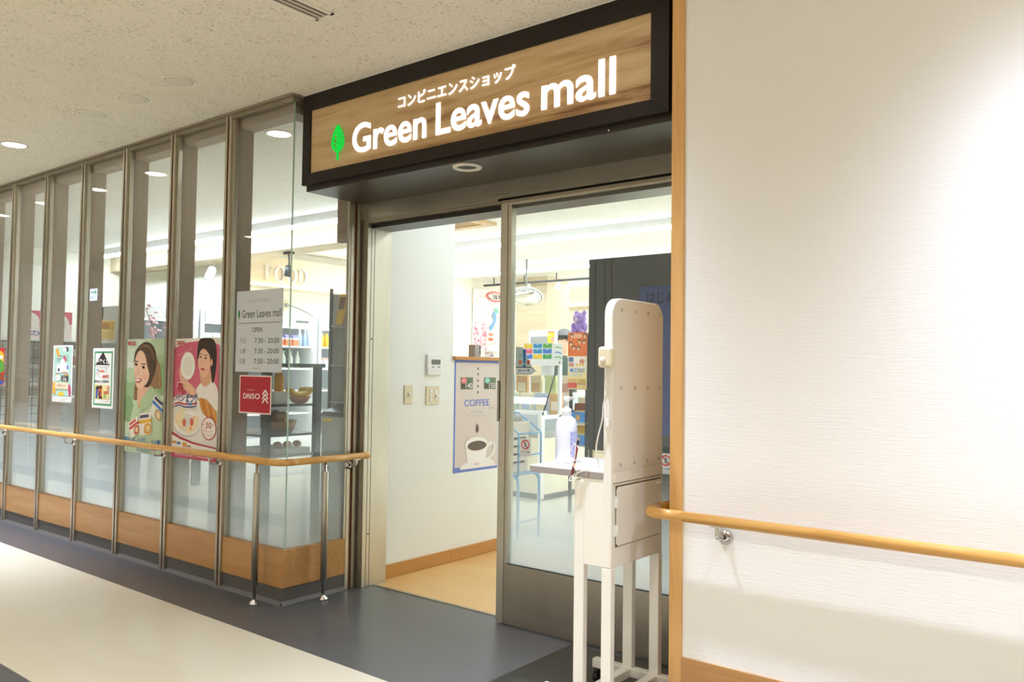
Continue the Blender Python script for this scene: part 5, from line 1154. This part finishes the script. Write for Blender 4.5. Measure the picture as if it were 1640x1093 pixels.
for z, tn in ((.801, 'upper'), (.601, 'lower')):
    for x0, x1, sn in ((-4.09, -3.945, 'left'), (-3.915, -3.77, 'right')):
        tray(x0, x1, z, '%s %s blue tray of snack bars on the dark wire rack' % (tn, sn))
def bars(x0, x1, z, c, c2, label, group):
    b_ = None
    for j in range(2):
        for i in range(3):
            if b_ is None: b_ = snackbar(c, c2); o = b_
            else: o = b_.copy(); COL.objects.link(o)
            o.location = (x0+.028+i*.045, RY0+.04+j*.05, z+.005); o.rotation_euler = (-.12, 0, 0); tag(o, label, 'snack bar', group)
bars(-4.09, -3.945, .801, '8a4a30', 'e0c8a0', 'brown snack bar with a pale band in the upper left blue tray', 'brown bars')
bars(-3.915, -3.77, .801, 'c8402e', '7a4030', 'red snack bar with a brown band in the upper right blue tray', 'red bars')
bars(-4.09, -3.945, .601, 'd8b23a', 'f0e0b0', 'dull yellow snack bar in the lower left blue tray', 'dull yellow bars')
bars(-3.915, -3.77, .601, 'ecc832', '8a6030', 'bright yellow snack bar with a brown band in the lower right blue tray', 'yellow bars')
pk = [(1.101, ('9acc2e', 'f0f0e0'), 'green snack bag on the dark wire rack right of the orange sheet'), (1.321, ('f0c828', 'e07838'), 'yellow snack bag high on the dark wire rack right of the orange sheet'), (1.10, ('4aa0d8', 'f0f0f0'), 'blue snack bag on the dark wire rack beside the green one')]
for i, (z, cc, lb) in enumerate(pk):
    q = MB(); x = (-3.865, -3.86, -3.74)[i]; q.m(cmat(cc[0])).box(x-.055, x+.055, 6.10, 6.13, z, z+.19); q.m(cmat(cc[1])).box(x-.04, x+.04, 6.0985, 6.0999, z+.05, z+.12); tag(q.build('snack_bag', None, None, .01), lb, 'snack bag')
boxpart('price_strip', cmat('e8d83a'), rk, RX0+.1, RX1, RY0-.01, RY0, .395, .42)
be_ = empty('plush_bear', (-4.10, 6.22, 1.58), 'purple plush bear sitting on top of the snack rack', 'plush toy')
pu, pl = cmat('b796dc', .95), cmat('e6c8e0', .9); BX, BY, BZ = -4.085, 6.20, 1.58
part('body', pu, be_, lambda q: q.sphere((BX, BY, BZ+.062), .062, 18, (1, .9, 1)))
hd = part('head', pu, be_, lambda q: q.sphere((BX-.005, BY-.015, BZ+.142), .056, 18, (1.08, 1, .95)))
part('muzzle', pl, hd, lambda q: q.sphere((BX-.02, BY-.062, BZ+.13), .028, 14, (1.1, .7, .85)))
part('nose', cmat('5a3a5a'), hd, lambda q: q.sphere((BX-.021, BY-.083, BZ+.138), .007, 10))
for s in (-1, 1):
    part('ear', pu, hd, lambda q: q.sphere((BX-.005+s*.042, BY-.005, BZ+.192), .022, 12, (1, .6, 1)))
    part('eye', cmat('2a2028'), hd, lambda q: q.sphere((BX-.012+s*.024, BY-.064, BZ+.155), .006, 8))
    part('arm', pu, be_, lambda q: q.sphere((BX+s*.062, BY-.03, BZ+.072), .026, 12, (.8, 1.2, 1.3)))
    part('foot', pu, be_, lambda q: q.sphere((BX+s*.04, BY-.06, BZ+.025), .028, 12, (.9, 1.2, .9)))
# dark board on a post behind the door glass
db = empty('dark_display_board', (-1.84, 3.52, 0), 'large charcoal display board with vertical grooves behind the door glass', 'board')
boxpart('panel', M_BOARD, db, -2.262, -1.42, 3.50, 3.535, .855, 1.815, bev=.003)
part('grooves', M_BLACK, db, lambda q: [q.box(x, x+.006, 3.4985, 3.4999, .86, 1.81) for x in (-2.225, -2.17, -2.13)])
q = MB()
q.m(cmat('4c62a0')); q.quad((-1.97, 3.4983, .95), (-1.45, 3.4983, .95), (-1.45, 3.4983, 1.66), (-1.97, 3.4983, 1.66))
q.m(cmat('1c2440')); text_into(q, 'はじめました', (0, 3.4981, 0), Vector((1, 0, 0)), Vector((0, 0, 1)), Vector((0, -1, 0)), -1.93, -1.62, 1.575, 1.635, .01)
for i, ch in enumerate('心を込めて仕上げました'):
    text_into(q, ch, (0, 3.4981, 0), Vector((1, 0, 0)), Vector((0, 0, 1)), Vector((0, -1, 0)), -1.715, -1.675, 1.385-i*.045, 1.42-i*.045, .01)
q.build('printed_sheet', None, db)
q = MB(); q.box(-1.87, -1.81, 3.536, 3.566, .01, 1.6); q.box(-2.02, -1.66, 3.40, 3.70, 0, .012); q.build('post', M_DARK, db)
# pale blue newspaper rack
nr = empty('newspaper_rack', (-3.85, 4.95, 0), 'pale blue wire newspaper rack just inside the door glass', 'rack')
NX0, NX1 = -4.02, -3.70
q = MB()
for y in (4.80, 5.06):
    q.tube(smoothpts([(NX1, y, .0), (NX1, y, .40), (NX1-.02, y, .455), (NX1-.06, y, .47), (NX0+.06, y, .47), (NX0+.02, y, .455), (NX0, y, .40), (NX0, y, 0)], False, 4), .011, 10)
q.tube([(NX1, 4.80, .13), (NX1, 5.06, .13)], .008, 8); q.tube([(NX0, 4.80, .13), (NX0, 5.06, .13)], .008, 8)
q.build('leg_frame', M_BLUEW, nr)
q = MB()
for y in (4.80, 5.08):
    q.tube([(NX1, y, .47), (NX1, y, .78), (NX0+.1, y, .92), (NX0, y, .92), (NX0, y, .47), (NX1, y, .47)], .007, 8)
for x, z in ((NX1, .78), (NX1, .62), (NX0, .92), (NX0+.1, .92), (NX1, .48), (NX0, .48)): q.tube([(x, 4.80, z), (x, 5.08, z)], .006, 8)
for k in range(5): q.tube([(NX0+.02+k*.07, 4.80, .478), (NX0+.02+k*.07, 5.08, .478)], .004, 6)
q.build('basket', M_BLUEW, nr)
for k, (x, h_, c, lb) in enumerate(((-3.95, .46, 'b8b8b4', 'grey folded newspaper at the back of the pale blue rack'), (-3.88, .40, 'a8aaa8', 'darker grey newspaper in the middle of the pale blue rack'), (-3.81, .36, 'd8d0c4', 'cream newspaper at the front of the pale blue rack'))):
    q = MB(); q.m(cmat(c)).prism(smoothpts([(x-.012, 4.84, .486), (x+.012, 4.84, .486), (x+.018, 4.84, .486+h_*.6), (x+.03, 4.84, .486+h_), (x+.018, 4.84, .486+h_), (x-.004, 4.84, .486+h_*.6)], True, 2), (0, .2, 0)); q.m(cmat('5a5a58'))
    for j in range(4): q.box(x+.0135+j*.002, x+.016+j*.003, 4.86, 4.86+.14, .55+j*.06, .565+j*.06)
    tag(q.build('newspaper'), lb, 'newspaper')
